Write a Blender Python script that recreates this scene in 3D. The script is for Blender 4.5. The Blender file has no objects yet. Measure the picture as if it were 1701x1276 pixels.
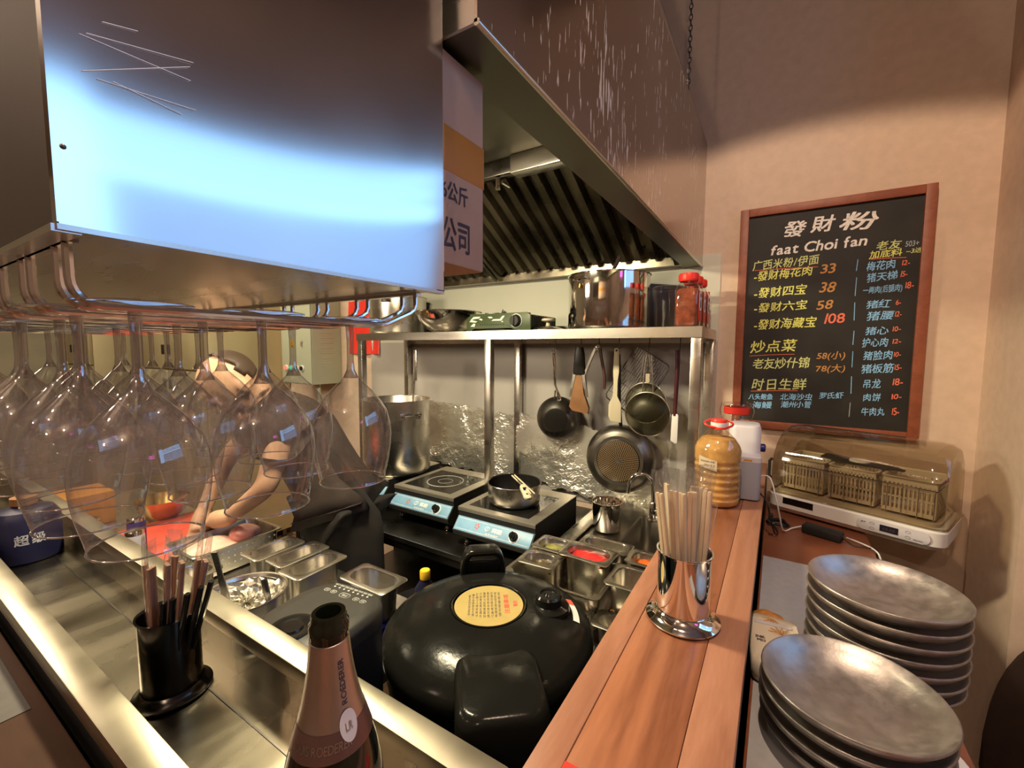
import bpy, bmesh, math, random
from mathutils import Matrix, Vector
random.seed(7)
PI = math.pi
S = bpy.context.scene
COL = S.collection
EYE = 1.52                       # camera height above the floor; z values below are given relative to the eye

# ------------------------------------------------------------------ camera
cam_d = bpy.data.cameras.new('camera'); cam = bpy.data.objects.new('camera', cam_d); COL.objects.link(cam)
cam_d.sensor_width = 36; cam_d.sensor_fit = 'HORIZONTAL'; cam_d.lens = 15.2017; cam_d.clip_start = 0.01
yaw, pitch, roll = math.radians(31.673), math.radians(4.556), math.radians(-0.284)
F = Vector((-math.sin(yaw)*math.cos(pitch), math.cos(yaw)*math.cos(pitch), -math.sin(pitch)))
R0 = Vector((math.cos(yaw), math.sin(yaw), 0)); D0 = F.cross(R0)
Rr = math.cos(roll)*R0 + math.sin(roll)*D0; Dd = -math.sin(roll)*R0 + math.cos(roll)*D0
m = Matrix((Rr, -Dd, -F)).transposed().to_4x4(); m.translation = Vector((0, 0, EYE))
cam.matrix_world = m
S.camera = cam

# ------------------------------------------------------------------ world, lamps, exposure
S.view_settings.view_transform = 'Standard'; S.view_settings.look = 'None'
S.view_settings.gamma = 1; S.view_settings.use_curve_mapping = False
S.view_settings.exposure = 0.0
S.cycles.max_bounces = 14; S.cycles.transparent_max_bounces = 96; S.cycles.transmission_bounces = 16
S.cycles.glossy_bounces = 6; S.cycles.diffuse_bounces = 4
S.cycles.caustics_refractive = False; S.cycles.caustics_reflective = False
S.cycles.sample_clamp_indirect = 4.0
w = bpy.data.worlds.new('world'); S.world = w; w.use_nodes = True
w.node_tree.nodes['Background'].inputs[0].default_value = (0.55, 0.45, 0.4, 1)
w.node_tree.nodes['Background'].inputs[1].default_value = 0.12

def lamp(name, kind, loc, power, color, size=None, aim=None, **kw):
    d = bpy.data.lights.new(name, kind); d.energy = power; d.color = color
    o = bpy.data.objects.new(name, d); COL.objects.link(o)
    o.location = (loc[0], loc[1], loc[2]+EYE)
    if kind == 'AREA':
        d.shape = 'RECTANGLE'; d.size, d.size_y = size
    elif size is not None: d.shadow_soft_size = size
    for k, v in kw.items(): setattr(d, k, v)
    if aim is not None:
        v = Vector((aim[0], aim[1], aim[2]+EYE)) - o.location
        o.rotation_euler = v.to_track_quat('-Z', 'Y').to_euler()
    return o
WARM = (1.0, 0.72, 0.50)
KITCHEN = (1.0, 0.86, 0.56)
lamp('downlight_over_table', 'SPOT', (-0.06, 0.36, 1.45), 84, WARM, 0.02, (0.02, 1.0, -0.25), spot_size=math.radians(100), spot_blend=0.12)
lamp('downlight_over_trough', 'SPOT', (-0.75, -0.25, 1.45), 6, (1.0, 0.76, 0.44), 0.04, (-0.75, 0.15, -0.5), spot_size=math.radians(95), spot_blend=0.4)
lamp('hood_lamp', 'AREA', (-1.05, 0.72, 0.52), 30, KITCHEN, (0.35, 0.12), (-1.0, 1.05, -.6))
lamp('kitchen_lamp', 'AREA', (-3.0, 0.7, 1.45), 40, KITCHEN, (0.8, 0.3), (-3.0, 0.7, -1))
lamp('kitchen_fill_lamp', 'AREA', (-1.95, 0.16, 0.28), 12, (1.0, 0.82, 0.58), (0.4, 0.25), (-1.1, 2.0, -0.35))  # unseen fill lamp, added to brighten the kitchen back wall
for k, (x, y, p) in enumerate(((-1.5, -1.2, 24), (0.35, -1.3, 26), (-0.6, -2.4, 38), (-2.8, -1.0, 26))):
    lamp('dining_downlight', 'POINT', (x, y, 1.48), p, (1.0, 0.76, 0.56), 0.035)
# ------------------------------------------------------------------ mesh helpers
_scr = bpy.data.meshes.new('scratch')
class MB:
    def __init__(s): s.bm = bmesh.new()
    def _add(s, bm, M):
        if M is not None: bmesh.ops.transform(bm, matrix=M, verts=bm.verts[:])
        bm.to_mesh(_scr); bm.free(); s.bm.from_mesh(_scr); return s
    def box(s, c, d, bev=0, M=None, seg=2):
        bm = bmesh.new()
        bmesh.ops.create_cube(bm, size=1, matrix=Matrix.Translation(c) @ Matrix.Diagonal((d[0], d[1], d[2], 1)))
        if bev: bmesh.ops.bevel(bm, geom=bm.edges[:], offset=bev, segments=seg, profile=0.5, affect='EDGES')
        return s._add(bm, M)
    def span(s, a, b, bev=0, M=None, seg=2):
        return s.box([(a[i]+b[i])/2 for i in range(3)], [abs(b[i]-a[i]) for i in range(3)], bev, M, seg)
    def loops(s, loops, cap0=True, cap1=True, closed=True, M=None, ring=False, bev=0):
        bm = bmesh.new()
        L = [[bm.verts.new(p) for p in lp] for lp in loops]
        pairs = list(zip(L, L[1:])) + ([(L[-1], L[0])] if ring else [])
        for a, b in pairs:
            n = len(a)
            for i in range(n if closed else n-1):
                j = (i+1) % n
                bm.faces.new((a[i], a[j], b[j], b[i]))
        if cap0 and not ring: bm.faces.new(list(reversed(L[0])))
        if cap1 and not ring: bm.faces.new(L[-1])
        if bev: bmesh.ops.bevel(bm, geom=bm.edges[:], offset=bev, segments=2, profile=0.5, affect='EDGES')
        return s._add(bm, M)
    def lathe(s, prof, n=40, M=None, cap0=False, cap1=False):
        bm = bmesh.new(); rings = []
        for r, z in prof:
            if r < 1e-6: rings.append([bm.verts.new((0, 0, z))])
            else: rings.append([bm.verts.new((r*math.cos(2*PI*i/n), r*math.sin(2*PI*i/n), z)) for i in range(n)])
        for a, b in zip(rings, rings[1:]):
            for i in range(n):
                j = (i+1) % n
                if len(a) == 1 and len(b) == 1: continue
                if len(a) == 1: f = (a[0], b[j], b[i])
                elif len(b) == 1: f = (a[i], a[j], b[0])
                else: f = (a[i], a[j], b[j], b[i])
                bm.faces.new(f)
        if cap0 and len(rings[0]) > 1: bm.faces.new(list(reversed(rings[0])))
        if cap1 and len(rings[-1]) > 1: bm.faces.new(rings[-1])
        return s._add(bm, M)
    def tube(s, pts, r, n=8, closed=False, M=None):
        pts = [Vector(p) for p in pts]; N = len(pts)
        rad = r if isinstance(r, (list, tuple)) else [r]*N
        loops = []; up = None
        for i, p in enumerate(pts):
            if closed: t = pts[(i+1) % N]-pts[i-1]
            else: t = pts[min(i+1, N-1)]-pts[max(i-1, 0)]
            t.normalize()
            if up is None: up = t.orthogonal().normalized()
            else:
                up = up - t*up.dot(t)
                up = up.normalized() if up.length > 1e-6 else t.orthogonal().normalized()
            v = t.cross(up)
            loops.append([p + rad[i]*(math.cos(2*PI*k/n)*up + math.sin(2*PI*k/n)*v) for k in range(n)])
        return s.loops(loops, M=M, ring=closed)
    def bar(s, a, b, r, n=10, M=None): return s.tube([a, b], r, n, M=M)
    def prism(s, poly, z0, z1, M=None, bev=0):
        return s.loops([[(x, y, z0) for x, y in poly], [(x, y, z1) for x, y in poly]], M=M, bev=bev)
    def sphere(s, c, r, M=None, u=20, v=12):
        bm = bmesh.new()
        rr = r if isinstance(r, (list, tuple)) else (r, r, r)
        bmesh.ops.create_uvsphere(bm, u_segments=u, v_segments=v, radius=1, matrix=Matrix.Translation(c) @ Matrix.Diagonal((*rr, 1)))
        return s._add(bm, M)
    def mesh(s, me, M=None):
        bm = bmesh.new(); bm.from_mesh(me); return s._add(bm, M)
    def grid(s, fn, nu, nv_, M=None):
        bm = bmesh.new()
        g = [[bm.verts.new(fn(i/nu, j/nv_)) for j in range(nv_+1)] for i in range(nu+1)]
        for i in range(nu):
            for j in range(nv_): bm.faces.new((g[i][j], g[i+1][j], g[i+1][j+1], g[i][j+1]))
        return s._add(bm, M)
    def solid(s, t):
        bmesh.ops.recalc_face_normals(s.bm, faces=s.bm.faces[:])
        bmesh.ops.solidify(s.bm, geom=s.bm.faces[:], thickness=t); return s

def _loc(o, loc, rot):
    if loc is not None: o.location = loc
    if rot is not None: o.rotation_euler = rot if isinstance(rot, (tuple, list)) else (0, 0, rot)
def meta(o, label=None, cat=None, group=None, kind=None):
    if label: o['label'] = label
    if cat: o['category'] = cat
    if group: o['group'] = group
    if kind: o['kind'] = kind
    return o
def build(name, mb, mat, parent=None, loc=None, rot=None, smooth=40, keep=False):
    me = bpy.data.meshes.new(name)
    if not keep: bmesh.ops.recalc_face_normals(mb.bm, faces=mb.bm.faces[:])
    mb.bm.to_mesh(me); mb.bm.free()
    for p in me.polygons: p.use_smooth = smooth > 0
    if 0 < smooth < 180: me.set_sharp_from_angle(angle=math.radians(smooth))
    me.materials.append(mat)
    o = bpy.data.objects.new(name, me); COL.objects.link(o)
    if parent is not None:
        o.parent = parent; _loc(o, loc, rot)
    else:
        l = loc or (0, 0, 0); _loc(o, (l[0], l[1], l[2]+EYE), rot)
    return o
def thing(name, label, cat, loc=(0, 0, 0), rot=None, group=None):
    o = bpy.data.objects.new(name, None); COL.objects.link(o); o.empty_display_size = 0.05
    _loc(o, (loc[0], loc[1], loc[2]+EYE), rot)
    return meta(o, label, cat, group)
def solo(name, mb, mat, label, cat, loc=None, rot=None, group=None, kind=None, smooth=40):
    return meta(build(name, mb, mat, None, loc, rot, smooth), label, cat, group, kind)
def struct(name, mb, mat, loc=None, smooth=0):
    return meta(build(name, mb, mat, None, loc, None, smooth), kind='structure')
def dup(root, label=None, loc=None, rot=None, cat=None):
    r = root.copy(); COL.objects.link(r)
    if label: r['label'] = label
    if loc is not None: r.location = (loc[0], loc[1], loc[2]+EYE)
    if rot is not None: _loc(r, None, rot)
    for ch in list(root.children):
        c = ch.copy(); COL.objects.link(c); c.parent = r
        for g in ch.children:
            d = g.copy(); COL.objects.link(d); d.parent = c
    return r
def T(x, y, z): return Matrix.Translation((x, y, z))
def RX(a): return Matrix.Rotation(a, 4, 'X')
def RY(a): return Matrix.Rotation(a, 4, 'Y')
def RZ(a): return Matrix.Rotation(a, 4, 'Z')
def along(a, b):                     # frame at a whose +Z runs to b
    d = Vector(b)-Vector(a); return Matrix.Translation(a) @ d.to_track_quat('Z', 'Y').to_matrix().to_4x4()
def rrect(L, W, r, z=0, n=5, cx=0, cy=0):
    pts = []
    r = min(r, L/2-1e-4, W/2-1e-4)
    for sx, sy, a in ((1, 1, 0), (-1, 1, PI/2), (-1, -1, PI), (1, -1, 1.5*PI)):
        for k in range(n+1):
            t = a+PI/2*k/n
            pts.append((cx+sx*(L/2-r)+r*math.cos(t), cy+sy*(W/2-r)+r*math.sin(t), z))
    return pts
_glyph = {}
def glyph(ch):
    if ch not in _glyph:
        c = bpy.data.curves.new('g', 'FONT'); c.body = ch; c.size = 1; c.resolution_u = 3
        o = bpy.data.objects.new('g', c)
        me = bpy.data.meshes.new_from_object(o)
        bpy.data.objects.remove(o); bpy.data.curves.remove(c)
        xs = [v.co.x for v in me.vertices] or [0, .25]
        ys = [v.co.y for v in me.vertices] or [0, .3]
        _glyph[ch] = (me, min(xs), max(xs), min(ys), max(ys))
    return _glyph[ch]
def write(mb, text, w, h, M, bold=0.012, jit=0.0, shear=0.0, rng=random):
    """text filling a w x h rectangle centred on the origin of M (x right, y up, facing +z)"""
    x = 0; items = []
    for ch in text:
        if ch == ' ': x += 0.3; continue
        me, a, b, y0, y1 = glyph(ch)
        cjk = ord(ch) > 0x2e80
        adv = 1.0 if cjk else (b-a)+0.09
        off = x+(0.5-(a+b)/2 if cjk else -a+0.04)
        items.append((me, off, (a+b)/2, (y0+y1)/2)); x += adv
    if not items: return
    cj = any(ord(c) > 0x2e80 for c in text)
    y0, y1 = (-0.1, 0.85) if cj else (-0.02, 0.72)
    sx, sy = w/max(x, .01), h/(y1-y0)
    Sh = Matrix(((1, shear, 0, 0), (0, 1, 0, 0), (0, 0, 1, 0), (0, 0, 0, 1)))
    for me, off, cx, cy in items:
        J = T(off+cx, cy, 0) @ RZ(rng.uniform(-jit, jit)) @ Matrix.Diagonal((1+rng.uniform(-jit, jit)*.6, 1+rng.uniform(-jit, jit)*.6, 1, 1)) @ T(-cx, -cy, 0)
        for q, (ox, oy) in enumerate(((-bold, -bold), (bold, -bold), (bold, bold), (-bold, bold)) if bold > .004 else ((0, 0),)):
            mb.mesh(me, M @ Matrix.Diagonal((sx, sy, 1, 1)) @ T(ox-x/2, oy-(y0+y1)/2, .00004*q) @ Sh @ J)
def wrap(mb, text, w, h, zc, ang, rad, bold=0.012, vertical=False):
    """text wrapped round a z axis: rad(z) gives the radius, centred at angle ang, height zc"""
    t = MB(); write(t, text, w, h, Matrix(), bold)
    bmesh.ops.subdivide_edges(t.bm, edges=[e for e in t.bm.edges if e.calc_length() > w/12], cuts=1)
    for v in t.bm.verts:
        x, y = v.co.x, v.co.y
        if vertical: x, y = -y, x
        z = zc+y; r = rad(z)+0.0003
        a = ang+x/r
        v.co = (r*math.cos(a), r*math.sin(a), z)
    me = bpy.data.meshes.new('t'); t.bm.to_mesh(me); t.bm.free(); mb.mesh(me)

# ------------------------------------------------------------------ materials
def mat(name, col, rough=0.5, metal=0.0, var=0.0, scale=8.0, bump=0.0, bscale=None, stretch=None, aniso=0.0, coat=0.0, rvar=0.0, col2=None, emit=None, estr=0.0, spec=0.5, trans=0.0, ior=1.45, alpha=1.0):
    M = bpy.data.materials.new(name); M.use_nodes = True
    nt = M.node_tree; N = nt.nodes; L = nt.links; P = N['Principled BSDF']
    P.inputs['Roughness'].default_value = rough; P.inputs['Metallic'].default_value = metal
    P.inputs['Base Color'].default_value = (*col, 1)
    P.inputs['Anisotropic'].default_value = aniso; P.inputs['Coat Weight'].default_value = coat
    P.inputs['Specular IOR Level'].default_value = spec
    P.inputs['Transmission Weight'].default_value = trans; P.inputs['IOR'].default_value = ior
    P.inputs['Alpha'].default_value = alpha
    if emit: P.inputs['Emission Color'].default_value = (*emit, 1); P.inputs['Emission Strength'].default_value = estr
    if var or rvar or bump or col2:
        tc = N.new('ShaderNodeTexCoord'); mp = N.new('ShaderNodeMapping'); L.new(tc.outputs['Object'], mp.inputs[0])
        if stretch: mp.inputs['Scale'].default_value = stretch
        nz = N.new('ShaderNodeTexNoise'); nz.inputs['Scale'].default_value = scale; nz.inputs['Detail'].default_value = 5
        L.new(mp.outputs[0], nz.inputs['Vector'])
        if var or col2:
            mx = N.new('ShaderNodeMix'); mx.data_type = 'RGBA'
            c2 = col2 or tuple(min(1, c*(1+var)) for c in col); c1 = col if col2 else tuple(c*(1-var) for c in col)
            mx.inputs[6].default_value = (*c1, 1); mx.inputs[7].default_value = (*c2, 1)
            rp = N.new('ShaderNodeMapRange'); rp.inputs[1].default_value = 0.35; rp.inputs[2].default_value = 0.65
            L.new(nz.outputs[0], rp.inputs[0]); L.new(rp.outputs[0], mx.inputs[0]); L.new(mx.outputs[2], P.inputs['Base Color'])
        if rvar:
            mr = N.new('ShaderNodeMapRange'); mr.inputs[1].default_value = .3; mr.inputs[2].default_value = .7
            mr.inputs[3].default_value = max(.02, rough-rvar); mr.inputs[4].default_value = rough+rvar
            L.new(nz.outputs[0], mr.inputs[0]); L.new(mr.outputs[0], P.inputs['Roughness'])
        if bump:
            n2 = N.new('ShaderNodeTexNoise'); n2.inputs['Scale'].default_value = bscale or scale; n2.inputs['Detail'].default_value = 4
            L.new(mp.outputs[0], n2.inputs['Vector'])
            b = N.new('ShaderNodeBump'); b.inputs['Strength'].default_value = bump; b.inputs['Distance'].default_value = 0.002
            L.new(n2.outputs[0], b.inputs['Height']); L.new(b.outputs[0], P.inputs['Normal'])
    return M
def wood(name, c1, c2, axis='Y', scale=6.0, rough=0.35, ring=14.0):
    M = bpy.data.materials.new(name); M.use_nodes = True
    nt = M.node_tree; N = nt.nodes; L = nt.links; P = N['Principled BSDF']
    tc = N.new('ShaderNodeTexCoord'); mp = N.new('ShaderNodeMapping'); L.new(tc.outputs['Object'], mp.inputs[0])
    mp.inputs['Scale'].default_value = (1, .12, 1) if axis == 'Y' else (.12, 1, 1)
    nz = N.new('ShaderNodeTexNoise'); nz.inputs['Scale'].default_value = scale; nz.inputs['Detail'].default_value = 3; nz.inputs['Distortion'].default_value = 1.2
    L.new(mp.outputs[0], nz.inputs['Vector'])
    sc = N.new('ShaderNodeMath'); sc.operation = 'MULTIPLY'; sc.inputs[1].default_value = ring; L.new(nz.outputs[0], sc.inputs[0])
    fr = N.new('ShaderNodeMath'); fr.operation = 'PINGPONG'; fr.inputs[1].default_value = 1; L.new(sc.outputs[0], fr.inputs[0])
    n2 = N.new('ShaderNodeTexNoise'); n2.inputs['Scale'].default_value = scale*22; n2.inputs['Detail'].default_value = 4; L.new(mp.outputs[0], n2.inputs['Vector'])
    ad = N.new('ShaderNodeMath'); ad.operation = 'MULTIPLY_ADD'; ad.inputs[1].default_value = 0.55; L.new(fr.outputs[0], ad.inputs[0])
    s2 = N.new('ShaderNodeMath'); s2.operation = 'MULTIPLY'; s2.inputs[1].default_value = 0.5; L.new(n2.outputs[0], s2.inputs[0]); L.new(s2.outputs[0], ad.inputs[2])
    mx = N.new('ShaderNodeMix'); mx.data_type = 'RGBA'; mx.inputs[6].default_value = (*c1, 1); mx.inputs[7].default_value = (*c2, 1)
    L.new(ad.outputs[0], mx.inputs[0]); L.new(mx.outputs[2], P.inputs['Base Color'])
    P.inputs['Roughness'].default_value = rough
    b = N.new('ShaderNodeBump'); b.inputs['Strength'].default_value = .15; b.inputs['Distance'].default_value = .001
    L.new(n2.outputs[0], b.inputs['Height']); L.new(b.outputs[0], P.inputs['Normal'])
    return M
def thin(name, tint=(1, 1, 1), ior=1.45, rough=0.02, gloss=1.0, spec=(1, 1, 1), haze=0.0, edge=None):
    """thin-walled clear sheet: what is not reflected passes straight through; haze = pale veil painted in to brighten the sheet, edge = tint of the long path near its outline"""
    M = bpy.data.materials.new(name); M.use_nodes = True
    nt = M.node_tree; N = nt.nodes; L = nt.links; N.remove(N['Principled BSDF'])
    t = N.new('ShaderNodeBsdfTransparent'); t.inputs[0].default_value = (*tint, 1)
    g = N.new('ShaderNodeBsdfGlossy'); g.inputs['Roughness'].default_value = rough; g.inputs[0].default_value = (*spec, 1)
    lw = N.new('ShaderNodeLayerWeight'); lw.inputs[0].default_value = 0.5
    pw = N.new('ShaderNodeMath'); pw.operation = 'POWER'; pw.inputs[1].default_value = 4.5; L.new(lw.outputs['Facing'], pw.inputs[0])
    f0 = ((ior-1)/(ior+1))**2
    ml = N.new('ShaderNodeMath'); ml.operation = 'MULTIPLY_ADD'; ml.use_clamp = True
    ml.inputs[1].default_value = (1-f0)*min(1.0, gloss); ml.inputs[2].default_value = 1.8*f0*gloss; L.new(pw.outputs[0], ml.inputs[0])
    if edge:
        p2 = N.new('ShaderNodeMath'); p2.operation = 'POWER'; p2.inputs[1].default_value = 2.2; L.new(lw.outputs['Facing'], p2.inputs[0])
        mc = N.new('ShaderNodeMix'); mc.data_type = 'RGBA'; mc.inputs[6].default_value = (*tint, 1); mc.inputs[7].default_value = (*edge, 1)
        L.new(p2.outputs[0], mc.inputs[0]); L.new(mc.outputs[2], t.inputs[0])
    base = t
    if haze:
        d = N.new('ShaderNodeBsdfDiffuse'); d.inputs[0].default_value = (.85, .83, .82, 1)
        tr = N.new('ShaderNodeBsdfTranslucent'); tr.inputs[0].default_value = (.85, .83, .82, 1)
        ms = N.new('ShaderNodeMixShader'); L.new(d.outputs[0], ms.inputs[1]); L.new(tr.outputs[0], ms.inputs[2])
        hz = N.new('ShaderNodeMath'); hz.operation = 'MULTIPLY_ADD'; hz.inputs[1].default_value = haze*1.5; hz.inputs[2].default_value = haze*.6; L.new(lw.outputs['Facing'], hz.inputs[0])
        m2 = N.new('ShaderNodeMixShader'); L.new(hz.outputs[0], m2.inputs[0]); L.new(t.outputs[0], m2.inputs[1]); L.new(ms.outputs[0], m2.inputs[2]); base = m2
    mx = N.new('ShaderNodeMixShader'); L.new(ml.outputs[0], mx.inputs[0]); L.new(base.outputs[0], mx.inputs[1]); L.new(g.outputs[0], mx.inputs[2])
    L.new(mx.outputs[0], N['Material Output'].inputs[0])
    return M
def scratched(name, col, rough, stretch, thr=0.72, sc=60, dens_scale=2.0, amt=1.0):
    """brushed steel with lighter wear scratches"""
    M = mat(name, col, rough, 1.0, var=.06, scale=3, rvar=.05, aniso=.3)
    nt = M.node_tree; N = nt.nodes; L = nt.links; P = N['Principled BSDF']
    tc = N.new('ShaderNodeTexCoord'); mp = N.new('ShaderNodeMapping'); mp.inputs['Scale'].default_value = stretch; L.new(tc.outputs['Object'], mp.inputs[0])
    v = N.new('ShaderNodeTexNoise'); v.inputs['Scale'].default_value = sc; v.inputs['Detail'].default_value = 2; L.new(mp.outputs[0], v.inputs['Vector'])
    d = N.new('ShaderNodeTexNoise'); d.inputs['Scale'].default_value = dens_scale; L.new(tc.outputs['Object'], d.inputs['Vector'])
    ad = N.new('ShaderNodeMath'); ad.operation = 'MULTIPLY_ADD'; ad.inputs[1].default_value = .5; L.new(d.outputs[0], ad.inputs[0]); L.new(v.outputs[0], ad.inputs[2])
    gt = N.new('ShaderNodeMapRange'); gt.inputs[1].default_value = thr+.25; gt.inputs[2].default_value = thr+.29; gt.inputs[4].default_value = amt; L.new(ad.outputs[0], gt.inputs[0])
    old = P.inputs['Base Color'].links[0].from_socket
    mx = N.new('ShaderNodeMix'); mx.data_type = 'RGBA'; L.new(gt.outputs[0], mx.inputs[0]); L.new(old, mx.inputs[6]); mx.inputs[7].default_value = (.95, .88, .82, 1)
    L.new(mx.outputs[2], P.inputs['Base Color'])
    mt = N.new('ShaderNodeMapRange'); mt.inputs[3].default_value = 1; mt.inputs[4].default_value = 0.3; L.new(gt.outputs[0], mt.inputs[0]); L.new(mt.outputs[0], P.inputs['Metallic'])
    return M
m = {}
m['wall'] = mat('beige_plaster', (.70, .54, .42), .85, var=.04, scale=30, bump=.15, bscale=180)
m['wall_dim'] = mat('olive_wall', (.50, .47, .36), .8, var=.06, scale=6)
m['wall_dark'] = mat('dark_wall', (.36, .28, .23), .8, var=.2, scale=3)
m['ceiling'] = mat('ceiling_paint', (.42, .36, .31), .9, var=.1, scale=4)
m['floor'] = wood('floor_planks', (.16, .085, .045), (.30, .17, .10), 'Y', 4, .45)
m['clad'] = mat('grey_cladding', (.50, .47, .44), .42, .15, var=.08, scale=2.5, rvar=.08)
m['cladtop'] = mat('pale_cladding', (.62, .62, .52), .55, var=.04, scale=3)
m['steel'] = mat('brushed_steel', (.64, .61, .56), .28, 1, var=.04, scale=2.5, rvar=.05, stretch=(1, 5, 5))
m['steely'] = mat('brushed_steel_long', (.64, .61, .56), .27, 1, var=.04, scale=2.5, rvar=.05, stretch=(5, 1, 5))
m['rail'] = mat('worn_steel_rail', (.42, .385, .30), .37, 1, var=.10, scale=2, rvar=.07, stretch=(4, 1, 1))
m['trough'] = mat('worn_trough_steel', (.30, .265, .20), .27, 1, var=.14, scale=3, rvar=.09, stretch=(3, 1, 1))
m['cabfront'] = mat('dark_brown_steel_front', (.05, .036, .027), .6, .2)
m['pansteel'] = mat('pan_steel', (.58, .55, .48), .28, 1, var=.05, scale=9, rvar=.06)
m['gunmetal'] = mat('gunmetal_steel', (.075, .072, .068), .20, 1, rvar=.05, scale=6)
m['sink'] = mat('dull_sink_steel', (.30, .28, .25), .32, 1, var=.08, scale=5)
m['film_foil'] = mat('dull_crumpled_foil', (.48, .45, .38), .32, 1)
m['scratch'] = mat('bright_scratch', (.9, .9, .92), .5, .8)
m['darksteel'] = mat('dark_steel', (.16, .15, .14), .32, 1, var=.1, scale=6, rvar=.08)
m['hobsteel'] = mat('hob_frame_steel', (.66, .62, .54), .40, .9, var=.05, scale=4)
m['chrome'] = mat('polished_steel', (.80, .77, .73), .07, 1, rvar=.02, scale=4)
m['wire'] = mat('chrome_wire', (.72, .70, .70), .12, 1)
m['cabsteel'] = mat('cabinet_steel', (.62, .59, .58), .13, 1.0, var=.04, scale=4, rvar=.03)
m['hoodsteel'] = scratched('hood_side_steel', (.50, .44, .41), .20, (1, 2.2, .30), .665, 70, 2.2, .7)
m['filter'] = mat('greasy_filter', (.15, .13, .09), .30, .9, var=.3, scale=5, rvar=.12)
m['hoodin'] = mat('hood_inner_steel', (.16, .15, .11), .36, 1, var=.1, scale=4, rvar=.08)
m['foil'] = mat('aluminium_foil', (.90, .87, .80), .36, .85, var=.04, scale=20)
m['plate'] = mat('grey_metal_plate', (.52, .48, .45), .40, .92, var=.10, scale=60, rvar=.06, bump=.10, bscale=260)
m['plate_out'] = m['plate']
m['gloss_black'] = mat('glossy_black_plastic', (.010, .010, .009), .16, 0, bump=.05, bscale=90, rvar=.05, scale=25)
m['lid_black'] = mat('speckled_black_lid', (.010, .010, .009), .19, 0, spec=.14, bump=.10, bscale=150, rvar=.07, scale=14)
m['matte_black'] = mat('matte_black_plastic', (.014, .014, .014), .55)
m['soft_black'] = mat('satin_charcoal_plastic', (.035, .034, .030), .38, rvar=.06, scale=12)
m['black_glass'] = mat('black_hob_glass', (.008, .008, .007), .06)
m['blue_panel'] = mat('blue_panel', (.20, .40, .60), .4, var=.12, scale=18)
m['white_print'] = mat('white_print', (.80, .82, .80), .5)
m['red_print'] = mat('red_print', (.75, .12, .08), .5)
m['dark_print'] = mat('dark_print', (.05, .035, .06), .6)
m['white_plastic'] = mat('white_plastic', (.78, .77, .74), .35)
m['lilac_plastic'] = mat('pale_lilac_plastic', (.62, .61, .66), .35)
m['grey_plastic'] = mat('blue_grey_plastic', (.36, .38, .46), .4)
m['smoke'] = thin('smoked_clear_plastic', (.74, .70, .61), 1.5, .05)
m['clearp'] = thin('clear_plastic', (.93, .93, .91), 1.45, .06)
m['film'] = thin('clear_film', (.94, .94, .94), 1.5, .12, 1.6, haze=.045)
m['glass'] = thin('wine_glass', (.97, .97, .975), 1.5, .02, 1.3, haze=.048, edge=(.74, .70, .75))
m['rim'] = thin('wine_glass_rim', (.8, .8, .8), 2.2, .05, 2.2, haze=.15)
m['stem'] = thin('wine_glass_stem', (.80, .79, .80), 1.7, .03, 1.8, haze=.08, edge=(.45, .42, .46))
m['stemglass'] = mat('glass_stem', (1, 1, 1), .0, trans=1, ior=1.5)
m['card'] = mat('cardboard', (.64, .43, .31), .85, var=.05, scale=12, bump=.1, bscale=200)
m['tape'] = mat('orange_tape', (.62, .26, .05), .4)
m['chalkboard'] = mat('chalkboard_black', (.018, .016, .014), .65, var=.3, scale=9)
m['frame'] = wood('board_frame_wood', (.22, .062, .03), (.34, .10, .05), 'Y', 9, .5, 8)
m['bar'] = wood('red_brown_bar_wood', (.15, .048, .022), (.42, .17, .085), 'Y', 7, .32, 9)
m['bar_edge'] = wood('bar_edge_wood', (.27, .11, .06), (.42, .20, .12), 'Y', 14, .4, 6)
m['table'] = wood('table_wood', (.17, .05, .022), (.27, .09, .045), 'X', 6, .35, 10)
m['dark_wood'] = wood('dark_brown_wood', (.05, .022, .012), (.09, .042, .024), 'X', 6, .4, 10)
m['dark_wood'].node_tree.nodes['Principled BSDF'].inputs['Specular IOR Level'].default_value = .15
m['dark_wood'].node_tree.nodes['Principled BSDF'].inputs['Roughness'].default_value = .6
m['grey_card'] = mat('dark_grey_card', (.13, .12, .115), .8, var=.06, scale=50)
m['mat'] = mat('grey_mat', (.40, .40, .42), .75, var=.04, scale=60)
m['bamboo'] = mat('pale_bamboo', (.95, .71, .49), .55, var=.10, scale=14, stretch=(8, 8, 1))
m['pinkwood'] = mat('brown_bamboo', (.48, .25, .16), .5, var=.15, scale=14, stretch=(8, 8, 1))
m['paste'] = mat('yellow_paste', (.56, .34, .12), .6, var=.30, scale=24, bump=.5, bscale=60)
m['oilpet'] = thin('bottle_plastic', (.95, .90, .80), 1.45, .05, 1.3)
m['red_plastic'] = mat('red_plastic', (.78, .045, .03), .35)
m['spice'] = mat('red_brown_spice', (.25, .055, .022), .8, var=.4, scale=40, bump=.5, bscale=80)
m['green'] = mat('olive_green_paint', (.040, .062, .020), .45, var=.12, scale=6)
m['silver_print'] = mat('silver_print', (.62, .64, .58), .4)
m['knob_cream'] = mat('cream_bakelite', (.58, .49, .36), .4)
m['tan_wood'] = mat('tan_wood_spoon', (.30, .14, .055), .5, var=.2, scale=10)
m['cream_rubber'] = mat('cream_silicone', (.70, .62, .44), .5)
m['maroon'] = mat('maroon_handle', (.07, .012, .018), .4)
m['mesh_metal'] = thin('strainer_mesh', (.34, .32, .22), 1.5, .4, 1.0, (.5, .47, .35))
m['nonstick'] = mat('nonstick_black', (.012, .011, .010), .30, rvar=.05, scale=8)
m['copper'] = mat('pan_base_bronze', (.50, .34, .18), .45, .6)
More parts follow.
